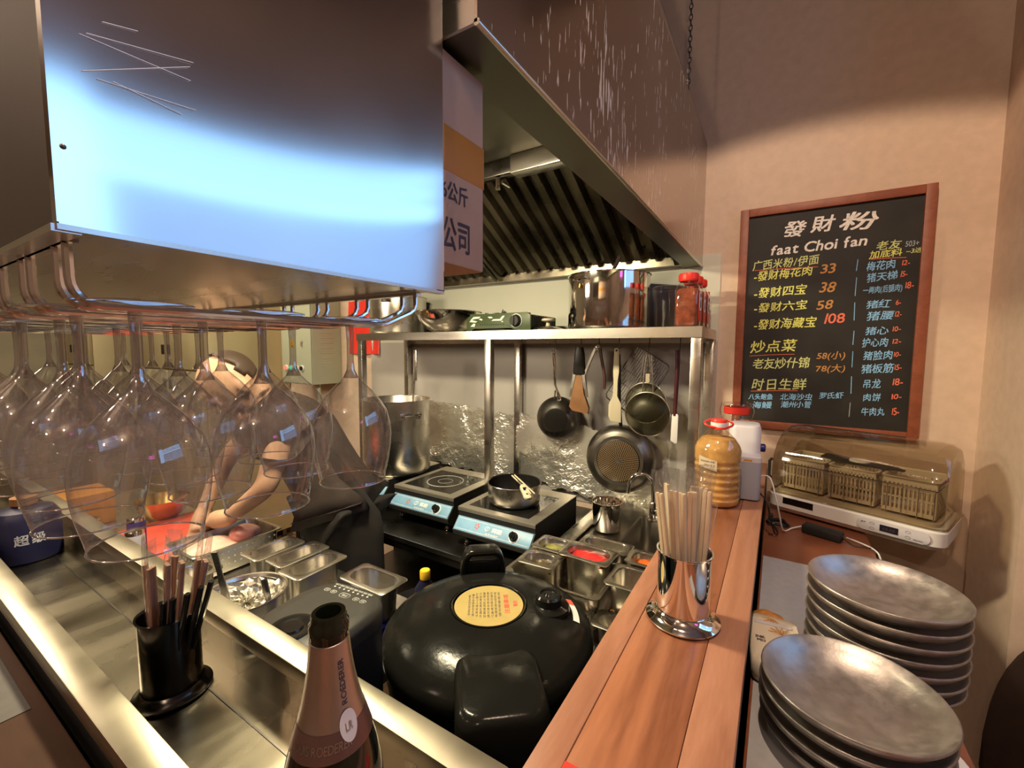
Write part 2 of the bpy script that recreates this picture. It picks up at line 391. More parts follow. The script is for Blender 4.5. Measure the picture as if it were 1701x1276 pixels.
m['yellow'] = mat('yellow_cap', (.80, .50, .03), .4)
m['blue_box'] = mat('deep_blue', (.010, .012, .16), .4)
m['navy'] = mat('navy_paint', (.012, .012, .045), .4, var=.2, scale=10)
m['bottle'] = mat('dark_bottle_glass', (.006, .008, .004), .06, coat=.5)
m['capsule'] = mat('rose_foil', (.60, .53, .50), .34, 1, var=.04, scale=40)
m['capsule_band'] = mat('dark_rose_band', (.20, .12, .11), .35, .7)
m['gold_label'] = mat('gold_label', (.60, .46, .17), .38, .35, var=.12, scale=10)
m['meat'] = mat('raw_pork', (.72, .42, .36), .38, var=.3, scale=16, bump=.5, bscale=30, col2=(.50, .17, .14))
m['fat'] = mat('pale_raw_meat', (.70, .46, .37), .35, var=.15, scale=20, bump=.4, bscale=50)
m['red_board'] = mat('red_cutting_board', (.78, .10, .06), .5, var=.08, scale=14)
m['chili'] = mat('red_paste', (.55, .03, .03), .25, var=.3, scale=30, bump=.6, bscale=60)
m['pickle'] = mat('olive_pickles', (.22, .20, .06), .4, var=.5, scale=40, bump=.6, bscale=60)
m['kimchi'] = mat('orange_chili_mix', (.50, .10, .015), .3, var=.5, scale=30, bump=.7, bscale=50)
m['brownsauce'] = mat('dark_brown_relish', (.07, .045, .02), .35, var=.5, scale=50, bump=.6, bscale=70)
m['skin'] = mat('skin', (.56, .33, .21), .5, var=.06, scale=14)
m['shirt'] = mat('dark_shirt_cloth', (.040, .028, .024), .85, var=.2, scale=20)
m['apron'] = mat('black_apron_cloth', (.010, .008, .007), .8, var=.2, scale=20)
m['hair'] = mat('short_dark_hair', (.05, .03, .02), .6)
m['glove'] = mat('black_glove', (.012, .014, .012), .4)
m['electric'] = mat('pale_green_enamel', (.46, .49, .38), .45, var=.03, scale=5)
m['beige_enamel'] = mat('beige_enamel', (.52, .45, .28), .4, .3, var=.05, scale=4)
m['red_light'] = mat('red_lamp', (.8, .1, .08), .3, emit=(1, .12, .08), estr=1.5)
m['green_light'] = mat('green_lamp', (.05, .8, .5), .3, emit=(.05, 1, .6), estr=1.2)
m['screen'] = mat('dark_display', (.012, .012, .022), .15)
m['chair'] = mat('dark_brown_leather', (.028, .016, .012), .5, var=.2, scale=20)
m['brass'] = mat('brass', (.62, .43, .16), .25, 1)
m['tissue_pack'] = mat('cream_printed_film', (.74, .66, .54), .35, var=.04, scale=8)
m['snack'] = mat('orange_brown_crisps', (.55, .24, .06), .5, var=.4, scale=30, bump=.5, bscale=50)
m['orange_print'] = mat('orange_line_print', (.60, .28, .06), .5)
m['chain'] = mat('dark_chain', (.10, .09, .08), .4, 1)
m['cord'] = mat('black_cord', (.01, .01, .01), .5)
m['wcord'] = mat('white_cord', (.75, .73, .70), .5)
for k, c in dict(w=(.92, .87, .82), y=(.82, .84, .22), g=(.66, .72, .30), o=(.58, .28, .09), r=(.85, .20, .12), b=(.28, .58, .95), s=(.36, .42, .46)).items():
    m['chalk_'+k] = mat('chalk_'+k, c, .9, var=.12, scale=120)
CHALK=[('發', -0.1444, -0.0727, 0.3417, 0.3342, 0.062, 'w'),
('財', -0.0556, 0.0141, 0.3482, 0.3405, 0.0649, 'w'),
('粉', 0.0308, 0.1338, 0.3449, 0.3343, 0.0672, 'w'),
('faat Choi fan', -0.1812, 0.113, 0.2689, 0.2667, 0.0397, 'w'),
('老友', 0.137, 0.2052, 0.2461, 0.2446, 0.0328, 'g'),
('503+', 0.2153, 0.2512, 0.2434, 0.2433, 0.0193, 's'),
('加底料', 0.1193, 0.2085, 0.2172, 0.2162, 0.0286, 'y'),
('~3选', 0.2183, 0.2606, 0.2194, 0.2189, 0.0193, 'g'),
('广西米粉/伊面', -0.24, -0.0235, 0.2133, 0.2162, 0.0388, 'g'),
('-發财梅花肉', -0.2337, -0.0412, 0.1702, 0.178, 0.039, 'y'),
('33', -0.0198, 0.028, 0.1808, 0.1811, 0.0373, 'o'),
('-發财四宝', -0.2308, -0.0558, 0.1048, 0.1105, 0.0417, 'y'),
('38', -0.0185, 0.0316, 0.1151, 0.1116, 0.0398, 'o'),
('-發财六宝', -0.2283, -0.051, 0.0466, 0.053, 0.0394, 'y'),
('58', -0.0249, 0.0272, 0.047, 0.0515, 0.0354, 'o'),
('-發财海藏宝', -0.2255, -0.0199, -0.0194, -0.0126, 0.0419, 'y'),
('108', 0.003, 0.0638, -0.0015, -0.0012, 0.0398, 'r'),
('炒点菜', -0.2352, -0.0781, -0.1087, -0.0987, 0.0501, 'y'),
('老友炒什锦', -0.2233, -0.0343, -0.1755, -0.1641, 0.045, 'g'),
('58(小)', -0.0136, 0.0728, -0.1396, -0.1362, 0.0308, 'o'),
('78(大)', -0.0152, 0.0752, -0.1879, -0.1831, 0.0309, 'o'),
('时日生鲜', -0.2242, -0.0403, -0.2582, -0.2472, 0.0478, 'g'),
('八头鲍鱼', -0.2312, -0.1468, -0.3081, -0.3019, 0.0257, 'b'),
('北海沙虫', -0.1231, -0.0178, -0.3025, -0.295, 0.0273, 'b'),
('罗氏虾', -0.0001, 0.0748, -0.2915, -0.2822, 0.0263, 'b'),
('海鳗', -0.2184, -0.1497, -0.3412, -0.3348, 0.0283, 'b'),
('潮州小管', -0.1196, -0.0204, -0.3326, -0.3236, 0.0273, 'b'),
('梅花肉', 0.1145, 0.1938, 0.1753, 0.181, 0.0332, 'b'),
('猪天梯', 0.1167, 0.201, 0.1348, 0.1434, 0.0333, 'b'),
('一两肉(后腿肉)', 0.11, 0.217, 0.0926, 0.0986, 0.0267, 'b'),
('猪红', 0.1217, 0.188, 0.0422, 0.0456, 0.0314, 'b'),
('猪腰', 0.124, 0.1988, 0.0014, 0.0054, 0.0336, 'b'),
('猪心', 0.1232, 0.1881, -0.0509, -0.0476, 0.0316, 'b'),
('护心肉', 0.1164, 0.1904, -0.092, -0.0887, 0.034, 'b'),
('猪脸肉', 0.1227, 0.2049, -0.1403, -0.1317, 0.034, 'b'),
('猪板筋', 0.1198, 0.2092, -0.1879, -0.1773, 0.0341, 'b'),
('吊龙', 0.1263, 0.1778, -0.2405, -0.235, 0.0344, 'b'),
('肉饼', 0.1289, 0.1805, -0.2888, -0.2837, 0.0299, 'b'),
('牛肉丸', 0.1281, 0.1938, -0.3412, -0.3332, 0.0323, 'b'),
('12-', 0.2105, 0.2321, 0.1815, 0.1802, 0.0195, 'r'),
('15-', 0.2094, 0.2277, 0.1435, 0.1433, 0.0217, 'r'),
('18-', 0.2233, 0.2464, 0.1047, 0.1043, 0.0238, 'r'),
('6-', 0.2015, 0.2166, 0.0471, 0.0476, 0.0198, 'r'),
('12-', 0.2021, 0.2206, 0.0074, 0.0076, 0.0198, 'r'),
('10-', 0.1982, 0.2218, -0.0442, -0.043, 0.0177, 'r'),
('12-', 0.2006, 0.2243, -0.087, -0.0858, 0.0178, 'r'),
('10-', 0.2066, 0.2269, -0.1325, -0.1314, 0.0178, 'r'),
('15-', 0.2109, 0.2312, -0.1772, -0.1758, 0.0201, 'r'),
('18-', 0.2087, 0.2374, -0.2291, -0.2256, 0.0269, 'r'),
('10-', 0.2082, 0.237, -0.2811, -0.2771, 0.0202, 'r'),
('15-', 0.2129, 0.2333, -0.3331, -0.3301, 0.0271, 'r')]
STROKES=[(0.1219, 0.2013, 0.2212, 0.1977, 'r'), (-0.2303, 0.1939, -0.0242, 0.1896, 'r'), (-0.2337, -0.1432, -0.0826, -0.1345, 'r'), (-0.2231, -0.2847, -0.0656, -0.2746, 'r'), (0.0914, 0.2045, 0.0888, 0.1642, 'b'), (0.0911, 0.1414, 0.0899, 0.0757, 'b'), (0.0904, 0.0529, 0.092, -0.0113, 'b'), (0.094, -0.0481, 0.0931, -0.0989, 'b'), (0.0943, -0.1221, 0.0948, -0.1802, 'b'), (0.0954, -0.2129, 0.097, -0.2762, 'b'), (0.0969, -0.3092, 0.0959, -0.3614, 's')]
# ------------------------------------------------------------------ the room
FL = -EYE; CEIL = 1.62; WY = 2.0
struct('floor', MB().span((-6, -4, FL-.1), (2.2, 2.3, FL)), m['floor'])
struct('ceiling', MB().span((-6, -4, CEIL), (2.2, 2.3, CEIL+.1)), m['ceiling'])
struct('wall_back', MB().span((-6, WY, FL), (2.2, WY+.12, CEIL)), m['wall'])
struct('wall_right', MB().span((.565, 1.66, FL), (.80, WY, CEIL)), m['wall'])
struct('wall_left', MB().span((-6.1, -4, FL), (-6, 2.3, CEIL)), m['wall_dim'])
struct('wall_front', MB().span((-6, -4.1, FL), (2.2, -4, CEIL)), m['wall_dark'])
# angled shop-front corner whose cold window light shows in the steel and the glasses
WA, WB = Vector((1.70, .42, 0)), Vector((.93, 1.76, 0)); WL = (WB-WA).length
MW = Matrix.Translation(WA) @ RZ(math.atan2(WB.y-WA.y, WB.x-WA.x))          # local x along the wall, -y is outdoors... +y faces the room
struct('wall_east', MB().span((1.70, -4, FL), (1.80, .42, CEIL)), m['wall_dark'])
struct('wall_corner', MB().span((0, -.08, FL), (WL, 0, .30), M=MW).span((.26, -.08, .94), (WL, 0, CEIL), M=MW).span((0, -.08, 1.02), (.26, 0, CEIL), M=MW).span((WL, -.08, FL), (WL+.30, 0, CEIL), M=MW), m['wall_dark'])
m['window_light'] = mat('evening_window', (.02, .05, .1), .3, emit=(.27, .56, 1.0), estr=4.2)
m['window_dim'] = mat('frosted_evening_window', (.02, .05, .1), .3, emit=(.30, .54, 1.0), estr=1.7)
struct('window_1', MB().span((.26, -.05, .66), (WL, -.04, .94), M=MW), m['window_light'])
struct('window_2', MB().span((.26, -.05, .30), (WL, -.04, .66), M=MW), m['window_dim'])
struct('window_3', MB().span((.0, -.05, .30), (.26, -.04, 1.02), M=MW), m['window_light'])
struct('trim_1', MB().span((.26, -.035, .655), (WL, 0, .665), M=MW).span((.26, -.035, .77), (WL, -.01, .780), M=MW).span((.26, -.035, .85), (WL, -.01, .858), M=MW), m['matte_black'])
m['neon'] = mat('pink_neon', (.5, .05, .4), .3, emit=(1.0, .12, .85), estr=9)
solo('neon_sign', MB().tube([(0, -.16, 0), (0, .16, 0), (0, .16, .12), (0, -.16, .12), (0, -.16, 0)], .008, 8).tube([(0, -.10, .06), (0, .10, .06)], .006, 8), m['neon'], 'pink neon sign on the wall beside the shop window', 'sign', (1.66, -.05, .62))
struct('baseboard_right', MB().span((.553, 1.66, FL), (.565, WY, FL+.10)), m['wall'])
# kitchen cladding on the back wall: pale above the shelf, grey below
struct('trim_2', MB().span((-2.35, WY-.006, .04), (-.222, WY, .40)), m['cladtop'])
struct('trim_3', MB().span((-2.35, WY-.006, -.76), (-.30, WY, .04)).span((-.30, WY-.008, -.76), (-.222, WY, .04)), m['clad'])

# ------------------------------------------------------------------ chalkboard
def chalkboard():
    t = thing('menu_chalkboard', 'framed black chalkboard menu with coloured handwriting on the beige wall', 'chalkboard', (.131, WY, .122))
    hw, hh, f = .287, .431, .030
    bd = build('board', MB().span((-hw+f-.004, -.014, -hh+f-.004), (hw-f+.004, -.004, hh-f+.004)), m['chalkboard'], t)
    for sx in (-1, 1): build('side_rail', MB().span((sx*hw, -.026, -hh), (sx*(hw-f), 0, hh), .002), m['frame'], t)
    for sz in (-1, 1): build('cross_rail', MB().span((-hw+f, -.0255, sz*hh), (hw-f, 0, sz*(hh-f)), .002), m['frame'], t)
    rng = random.Random(3)
    names = dict(w='white', y='yellow', g='yellow green', o='orange', r='red', b='blue', s='grey')
    for s, x0, x1, za, zb, h, c in CHALK:
        mb = MB(); a = math.atan2(zb-za, x1-x0)*.5
        write(mb, s, x1-x0, h*.95, T((x0+x1)/2, -.0148, (za+zb)/2) @ RX(PI/2) @ RZ(a+.02), .016 if c == 'w' else .010, .10, .16, rng)
        o = build('chalk_line', mb, m['chalk_'+c], bd, smooth=0, keep=True); o['label'] = names[c]+' chalk writing'
    for x0, z0, x1, z1, c in STROKES:
        o = build('chalk_stroke', MB().tube([(x0, -.0148, z0), ((x0+x1)/2, -.0148, (z0+z1)/2+.001), (x1, -.0148, z1)], .0014, 5), m['chalk_'+c], bd)
        o['label'] = names[c]+' chalk stroke'
chalkboard()

# ------------------------------------------------------------------ extractor hood
def hood():
    t = thing('extractor_hood', 'large stainless steel extractor hood over the cooking line with scratched side', 'extractor hood', (0, 0, 0))
    X, Y0, Y1, Z0, Z1 = -.293, .40, 1.998, .352, .85
    sx, sz = -.494-.044, CEIL-.005
    side = MB()
    side.loops([[(X, Y0, Z0), (X, Y1, Z0), (X, Y1, Z1), (X, Y0, Z1)], [(X-.004, Y0, Z0), (X-.004, Y1, Z0), (X-.004, Y1, Z1), (X-.004, Y0, Z1)]])
    side.loops([[(X, Y0, Z1), (X, Y1, Z1), (sx, Y1, sz), (sx, Y0+.3, sz)], [(X-.004, Y0, Z1), (X-.004, Y1, Z1), (sx-.004, Y1, sz), (sx-.004, Y0+.3, sz)]])
    build('side_panel', side, m['hoodsteel'], t, smooth=0)
    build('front_panel', MB().span((-2.25, Y0, Z0), (X-.004, Y0+.004, Z1)), m['steel'], t, smooth=0)
    fl = MB()
    fl.span((X-.072, Y0+.004, Z0), (X-.004, Y1, Z0+.003))            # bottom flange under the side
    fl.span((X-.072, Y0+.06, Z0+.003), (X-.069, Y1, Z0+.045))
    fl.span((-2.25, Y0+.004, Z0), (X-.072, Y0+.07, Z0+.003))
    build('drip_flange', fl, m['hoodin'], t, smooth=0)
    build('edge_trim', MB().bar((X-.001, Y0, Z0), (X-.001, Y1, Z0), .004), m['steely'], t)
    build('back_gutter', MB().span((-2.25, 1.93, Z0+.004), (X-.074, 1.992, Z0+.016)).span((-2.25, 1.93, Z0+.016), (X-.074, 1.934, Z0+.062)), m['trough'], t, smooth=0)
    a, b = Vector((0, 1.42, .67)), Vector((0, 1.945, .385))
    build('inner_ceiling', MB().span((-2.25, Y0+.01, .70), (X-.01, 1.5, .704)), m['hoodin'], t, smooth=0)
    bar = MB().span((-2.25, 1.37, .635), (-1.02, 1.43, .70), .004).span((-.86, 1.37, .635), (-.33, 1.43, .70), .004)
    build('filter_rail', bar, m['steel'], t)
    build('rail_gap_cover', MB().span((-1.02, 1.385, .645), (-.86, 1.43, .70), .003), m['darksteel'], t)
    # two baffle filters of slanting ridges
    L = (b-a).length; ang = math.atan2(b.z-a.z, b.y-a.y)
    for x0, x1 in ((-2.2, -1.28), (-1.27, -.375)):
        fb = MB(); Mx = T((x0+x1)/2, a.y, a.z) @ RX(ang)
        W = x1-x0; n = int(W/.062)
        fb.span((-W/2, 0, 0), (W/2, L, .004), M=Mx)
        for k in range(n):
            xx = -W/2+(k+.5)*W/n; hw = W/n*.36
            fb.loops([[(xx-hw, .01, 0), (xx-hw*.55, .01, -.028), (xx+hw*.55, .01, -.028), (xx+hw, .01, 0)], [(xx-hw, L-.045, 0), (xx-hw*.55, L-.045, -.028), (xx+hw*.55, L-.045, -.028), (xx+hw, L-.045, 0)]], M=Mx)
        f = build('baffle_filter', fb, m['filter'], t, smooth=0)
        for p, q in (((-W/2, 0), (-W/2+.018, L)), ((W/2-.018, 0), (W/2, L))): build('filter_frame', MB().span((p[0], p[1], -.034), (q[0], q[1], .004), M=Mx), m['hoodin'], f, smooth=0)
    hb = MB().bar((-.93, 1.40, .60), (-.93, 1.40, .64), .010).bar((-.90, 1.38, .615), (-.90, 1.43, .615), .006)
    build('filter_clip', hb, m['chrome'], t)
    return t
hood()
ch = MB()
z = .862; k = 0
while z < CEIL:
    link = [(.0052*math.cos(q), 0, .0105*math.sin(q)) for q in [2*PI*i/12 for i in range(12)]]
    ch.tube(link, .0017, 5, closed=True, M=T(0, 0, z-.862+.010) @ RZ(PI/2*(k % 2)))
    z += .0168; k += 1
for a in range(4): ch.bar((.0, 0, .004), (.016*math.cos(a*1.57+.5), .016*math.sin(a*1.57+.5), .012+.01*math.cos(a*3)), .0016, 5)
ch.bar((0, 0, -.035), (0, 0, .006), .003, 6)
solo('hanging_chain', ch, m['chain'], 'thin dark chain hanging from the ceiling to the hood edge', 'chain', (-.300, 1.60, .885))

# ------------------------------------------------------------------ overhead cabinet, carton, glass rack
def cabinet():
    x0, x1, y0, y1, z0, z1 = -1.30, -.328, .073, .384, .0656, .62
    t = thing('overhead_cabinet', 'stainless steel overhead cabinet above the glass rack', 'cabinet', ((x0+x1)/2, (y0+y1)/2, z0))
    hx, hy, h = (x1-x0)/2, (y1-y0)/2, z1-z0
    # the side sheet has a slight dish, so the window's glow bends across it
    def dish(u, v): return (hx-.0035*math.sin(PI*u)*math.sin(PI*min(1, v*.9)), -hy+2*hy*u, h*v)
    s = MB().grid(dish, 24, 24)
    s.loops([[(hx-.008, -hy, 0), (hx-.008, hy, 0), (hx-.008, hy, h), (hx-.008, -hy, h)], [(hx-.007, -hy, 0), (hx-.007, hy, 0), (hx-.007, hy, h), (hx-.007, -hy, h)]])
    s.span((hx-.008, -hy, 0), (hx, -hy+.0008, h)).span((hx-.008, hy-.0008, 0), (hx, hy, h)).span((hx-.008, -hy, 0), (hx, hy, .0008))
    build('side_panel', s, m['cabsteel'], t, smooth=50)
    build('front_panel', MB().span((-hx, -hy, 0), (hx-.008, -hy+.003, h)), m['cabfront'], t, smooth=0)
    build('bottom_panel', MB().span((-hx, -hy+.003, 0), (hx-.008, hy-.002, .003)).span((-hx, -hy-.002, -.004), (hx-.002, -hy+.010, 0)).span((hx-.010, -hy, -.003), (hx, hy, 0)), m['steel'], t, smooth=0)
    build('inner_shelf', MB().span((-hx, -hy+.004, .030), (hx-.009, hy-.004, .034)), m['steel'], t, smooth=0)
    build('top_panel', MB().span((-hx, -hy+.003, h-.003), (hx-.008, hy, h)), m['steel'], t, smooth=0)
    sc = MB()
    for a, b in (((.097, .18), (.113, .1845)), ((.087, .149), (.139, .1785)), ((.093, .148), (.141, .153)), ((.090, .170), (.141, .182)), ((.087, .168), (.139, .170)), ((.10, .150), (.133, .147))):
        p = (hx+.0002, a[0]-(y0+y1)/2, a[1]-z0); q = (hx+.0002, b[0]-(y0+y1)/2, b[1]-z0)
        if True: sc.bar(p, q, .00022, 4)
    build('scratch_mark', sc, m['scratch'], t)
    build('rivet', MB().sphere((hx, .0775-(y0+y1)/2, .106-z0), (.001, .0014, .0014)), m['darksteel'], t)
cabinet()
def carton():
    x1, y0, y1, z0, h = -.345, .13, .485, .103, .243
    W = .42
    t = thing('cardboard_carton', 'cardboard carton with orange tape and dark printed characters in the overhead cabinet', 'carton', (x1-W/2, (y0+y1)/2, z0))
    hy = (y1-y0)/2
    build('box', MB().span((-W/2, -hy, 0), (W/2, hy, h), .003), m['card'], t)
    build('tape_band', MB().span((-W/2-.0006, -hy-.0006, .108), (W/2+.0006, hy+.0006, .160), .001), m['tape'], t)
    p = MB()
    Mx = T(W/2+.0008, 0, 0) @ RZ(PI/2) @ RX(PI/2)
    write(p, '净含量6公斤', .112, .024, Mx @ T(.087, .086, 0), .010)
    write(p, '食品有限公司', .168, .040, Mx @ T(.064, .036, 0), .010)
    build('printed_text', p, m['dark_print'], t, smooth=0, keep=True)
carton()
BZ = .0256
SLOT_X = [-.372-.081*k for k in range(9)]
def rack():
    t = thing('glass_rack', 'chrome wire rack of paired bars under the steel cabinet', 'rack', (-.70, .23, BZ))
    ox, oy, oz = -.70, .23, BZ
    for i, xs in enumerate(SLOT_X):
        for sgn in (-1, 1):
            x = xs+sgn*.0105-ox; P = []
            y0 = .084-oy
            P += [(x, y0, .0656-oz-.001), (x, y0, .016)]
            for q in range(1, 7):
                a = PI/2*q/6; P.append((x, y0+.014*(1-math.cos(a)), .016-.016*math.sin(a)*1.0))
            P += [(x, .318-oy, 0), (x, .328-oy, .001), (x, .362-oy, .0145), (x, .369-oy, .019), (x, .372-oy, .026), (x, .372-oy, .0656-oz-.001)]
            build('rack_bar', MB().tube(P, .0027, 8), m['wire'], t)
    mt = MB().span((SLOT_X[-1]-.02-ox, .081-oy, .0656-oz-.004), (SLOT_X[0]+.016-ox, .088-oy, .0656-oz-.0005))
    mt.span((SLOT_X[-1]-.02-ox, .368-oy, .0656-oz-.004), (SLOT_X[0]+.016-ox, .376-oy, .0656-oz-.0005))
    build('mounting_strip', mt, m['wire'], t)
rack()
def wine_glass():
    t = thing('wine_glass', '', 'wine glass', (0, 0, 0), 0, 'wine glasses hanging upside down from the rack')
    # origin = underside of the foot where it rests on the bars; the glass hangs down -z
    foot = MB().lathe([(0, .0036), (.012, .0034), (.028, .0022), (.0335, .0012), (.0335, .0004), (.024, .0002), (.0045, -.0015)], 40)
    build('foot', foot, m['glass'], t, smooth=60)
    build('stem', MB().lathe([(.0062, -.0005), (.0040, -.006), (.0033, -.020), (.0033, -.040), (.0042, -.050), (.0075, -.058)], 16, cap0=True, cap1=True), m['stem'], t, smooth=80)
    pr = [(.0042, -.050), (.0075, -.0575), (.013, -.0635), (.021, -.0715), (.029, -.0815), (.0350, -.0925), (.0380, -.1045), (.0390, -.1160), (.0383, -.1280), (.0362, -.1420), (.0332, -.1550), (.0316, -.1635)]
    bowl = MB().lathe(pr+[(.0322, -.1638), (.0324, -.1632)], 48)
    build('bowl', bowl, m['glass'], t, smooth=80)
    build('rim', MB().tube([(.0320*math.cos(a), .0320*math.sin(a), -.1637) for a in [2*PI*i/48 for i in range(48)]], .0007, 6, closed=True), m['rim'], t, smooth=80)
    return t
g0 = None; ORD = ['first', 'second', 'third', 'fourth', 'fifth', 'sixth', 'seventh', 'eighth', 'ninth']
place = ['nearest the aisle', 'in the middle', 'nearest the cooking line']
YS = [.117, .201, .289]
for k, xs in enumerate(SLOT_X[:8]):
    for j, y in enumerate(YS):
        if g0 is None: g0 = wine_glass(); o = g0
        else: o = dup(g0)
        yy = y+random.uniform(-.002, .002)*(k > 0)-.010*(k % 2); xx = xs+random.uniform(-.001, .001)*(k > 0)
        o.location = (xx, yy, BZ+.0028+EYE); o.rotation_euler = (0, 0, random.uniform(0, 6))
        o['label'] = 'hanging wine glass %s, %s rack slot from the bar' % (place[j], ORD[k])
# ------------------------------------------------------------------ wooden bar, side table, trough and counters
def bar_counter():
    x0, x1, y0, y1 = -.216, -.022, -.35, WY-.012
    t = thing('bar_counter', 'raised bar counter with a red-brown wooden top running to the wall', 'counter', ((x0+x1)/2, (y0+y1)/2, -.45))
    cx, cy = (x0+x1)/2, (y0+y1)/2; hy = (y1-y0)/2
    e = .036
    build('top_plank', MB().span((x0-cx+e+.0006, -hy, -.030), (x1-cx-.052, hy, 0), .0012), m['bar'], t)
    build('edge_plank', MB().span((x0-cx, -hy, -.034), (x0-cx+e, hy, .0008), .0018), m['bar_edge'], t)
    build('border_plank', MB().span((x1-cx-.0514, -hy, -.030), (x1-cx, hy, .0003), .0015), m['bar_edge'], t)
    build('body', MB().span((x0-cx+.03, -hy+.01, FL+.45), (x1-cx-.004, hy, -.0305)), m['matte_black'], t, smooth=0)
    return t
bar_counter()
def side_table():
    t = thing('side_table', 'narrow reddish wooden side table along the bar holding plates and a dryer', 'table', (.115, .90, -.56))
    build('table_top', MB().span((-.132, -1.0, -.022), (.136, 1.085, 0), .002), m['table'], t)
    for y in (-.6, .25, .95): build('bracket', MB().span((-.132, y-.01, -.12), (.10, y+.01, -.0225)), m['dark_wood'], t, smooth=0)
    build('leg', MB().span((-.132, -.98, FL+.56), (-.10, .98, -.0225)), m['dark_wood'], t, smooth=0)
side_table()
solo('placemat', MB().span((-.065, -.47, 0), (.095, .45, .002), .0008), m['mat'], 'long grey mat lying on the side table under the plates', 'mat', (.052, .885, -.56))

def trough():
    t = thing('steel_trough', 'long stainless steel trough with broad flat rims', 'trough', (-1.4, .262, -.53))
    # section (y, z) swept along x; y relative to .262, z relative to floor of the trough
    X0, X1 = -1.6, 1.172
    def strip(y0, y1, z0, z1, bev=0): return MB().span((X0, y0, z0), (X1, y1, z1), bev)
    build('near_rim', strip(-.112, -.076, .055, .080, .0015), m['rail'], t)
    build('far_rim', strip(.070, .106, .055, .080, .0015), m['rail'], t)
    ch = MB().span((X0, -.079, 0), (X1, -.076, .0565)).span((X0, .070, 0), (X1, .073, .0565))
    build('side_wall', ch, m['trough'], t, smooth=0)
    build('trough_floor', MB().span((X0, -.076, -.003), (X1, .070, 0)), m['trough'], t, smooth=0)
    build('floor_seam', MB().span((X0, .030, .0002), (X1, .0325, .0012)), m['darksteel'], t, smooth=0)
trough()
solo('trough_base', MB().span((-1.6, -.105, 0), (1.172, .098, EYE-.534)), m['matte_black'], 'dark panelled base carrying the steel trough', 'cabinet', (-1.4, .262, -EYE), smooth=0)
solo('front_ledge', MB().span((-1.5, -.20, -.03), (.75, .148-.135, 0), .003).span((-1.5, -.15, FL+.5), (.75, -.02, -.03)), m['dark_wood'], 'dark brown wooden ledge in front of the steel trough', 'counter', (-1.3, .132, -.50))
solo('paper_card', MB().span((-.5, -.14, 0), (.5, .025, .0012), .0003), m['grey_card'], 'grey paper placemat lying on the dark front ledge', 'placemat', (-1.36, .104, -.50))

def steel_table(name, label, x0, x1, y0, y1, z, mat_top, legs=True, skirt=.05, under=True):
    t = thing(name, label, 'counter', ((x0+x1)/2, (y0+y1)/2, z))
    hx, hy = (x1-x0)/2, (y1-y0)/2
    build('worktop', MB().span((-hx, -hy, -.004), (hx, hy, 0)).span((-hx, -hy, -skirt), (hx, -hy+.003, -.004)).span((hx-.003, -hy+.003, -skirt), (hx, hy, -.004)).span((-hx, hy-.003, -skirt), (hx, hy, -.004)).span((-hx, -hy, -skirt), (-hx+.003, hy, -.004)), mat_top, t, smooth=0)
    for sx in (-1, 1):
        for sy in (-1, 1):
            build('leg', MB().span((sx*(hx-.03)-.016, sy*(hy-.03)-.016, FL-z+.002), (sx*(hx-.03)+.016, sy*(hy-.03)+.016, -.004)), m['darksteel'], t, smooth=0)
    if under: build('lower_shelf', MB().span((-hx+.015, -hy+.015, FL-z+.20), (hx-.015, hy-.015, FL-z+.215)), m['darksteel'], t, smooth=0)
    return t
ck = steel_table('cooking_counter', 'dark steel counter carrying three induction cookers along the back wall', -2.10, -.685, 1.245, 1.985, -.785, m['darksteel'])
build('front_edge', MB().span((-.7075, -.374, -.018), (.7075, -.3695, .001)), m['steel'], ck, smooth=0)
build('dark_backing', MB().span((-.69, .30, -.72), (.69, .345, -.06)), m['matte_black'], ck, smooth=0)
steel_table('prep_counter', 'steel prep counter behind the trough with pans and meat tray', -3.0, -.80, .378, .935, -.78, m['steel'])
steel_table('low_stand', 'low dark steel stand under the big black rice cooker', -.785, -.225, .378, .985, -.93, m['darksteel'], under=False)
steel_table('ingredient_bench', 'small steel bench under the ingredient pans beside the bar', -.675, -.225, .995, 1.335, -.775, m['steel'], under=False)

# ------------------------------------------------------------------ wall shelf rack above the cookers
def shelf():
    x0, x1, y0, y1, z = -2.005, -.228, 1.60, 1.99, .082
    cx, cy = (x0+x1)/2, (y0+y1)/2; hx, hy = (x1-x0)/2, (y1-y0)/2
    t = thing('over_shelf', 'stainless steel over-shelf on posts above the cookers', 'shelf', (cx, cy, z))
    build('shelf_board', MB().span((-hx, -hy+.0035, -.003), (hx-.0035, hy, 0)), m['steel'], t, smooth=0)
    build('front_lip', MB().span((-hx, -hy, -.037), (hx, -hy+.003, .001)), m['steel'], t, smooth=0)
    build('end_lip', MB().span((hx-.003, -hy+.003, -.037), (hx, hy, .001)), m['steel'], t, smooth=0)
    def post(x, y, zb): build('post', MB().span((x-.017, y-.017, zb-z), (x+.017, y+.017, -.004), .002), m['steel'], t)
    post(hx-.018, -hy+.021, -.7045); post(hx-.018, hy-.034, -.7045)
    post(-1.122-cx, -hy+.021, -.783); post(-1.175-cx, hy-.02, -.783)
    post(-hx+.02, -hy+.021, -.783); post(-hx+.02, hy-.02, -.783)
    build('back_rail', MB().span((-hx, hy-.004, -.05), (hx, hy, -.0035)), m['steel'], t, smooth=0)
    build('hook_rail', MB().bar((-1.10-cx, 1.86-cy, -.024), (-.265-cx, 1.86-cy, -.024), .0035, 8), m['wire'], t)
shelf()

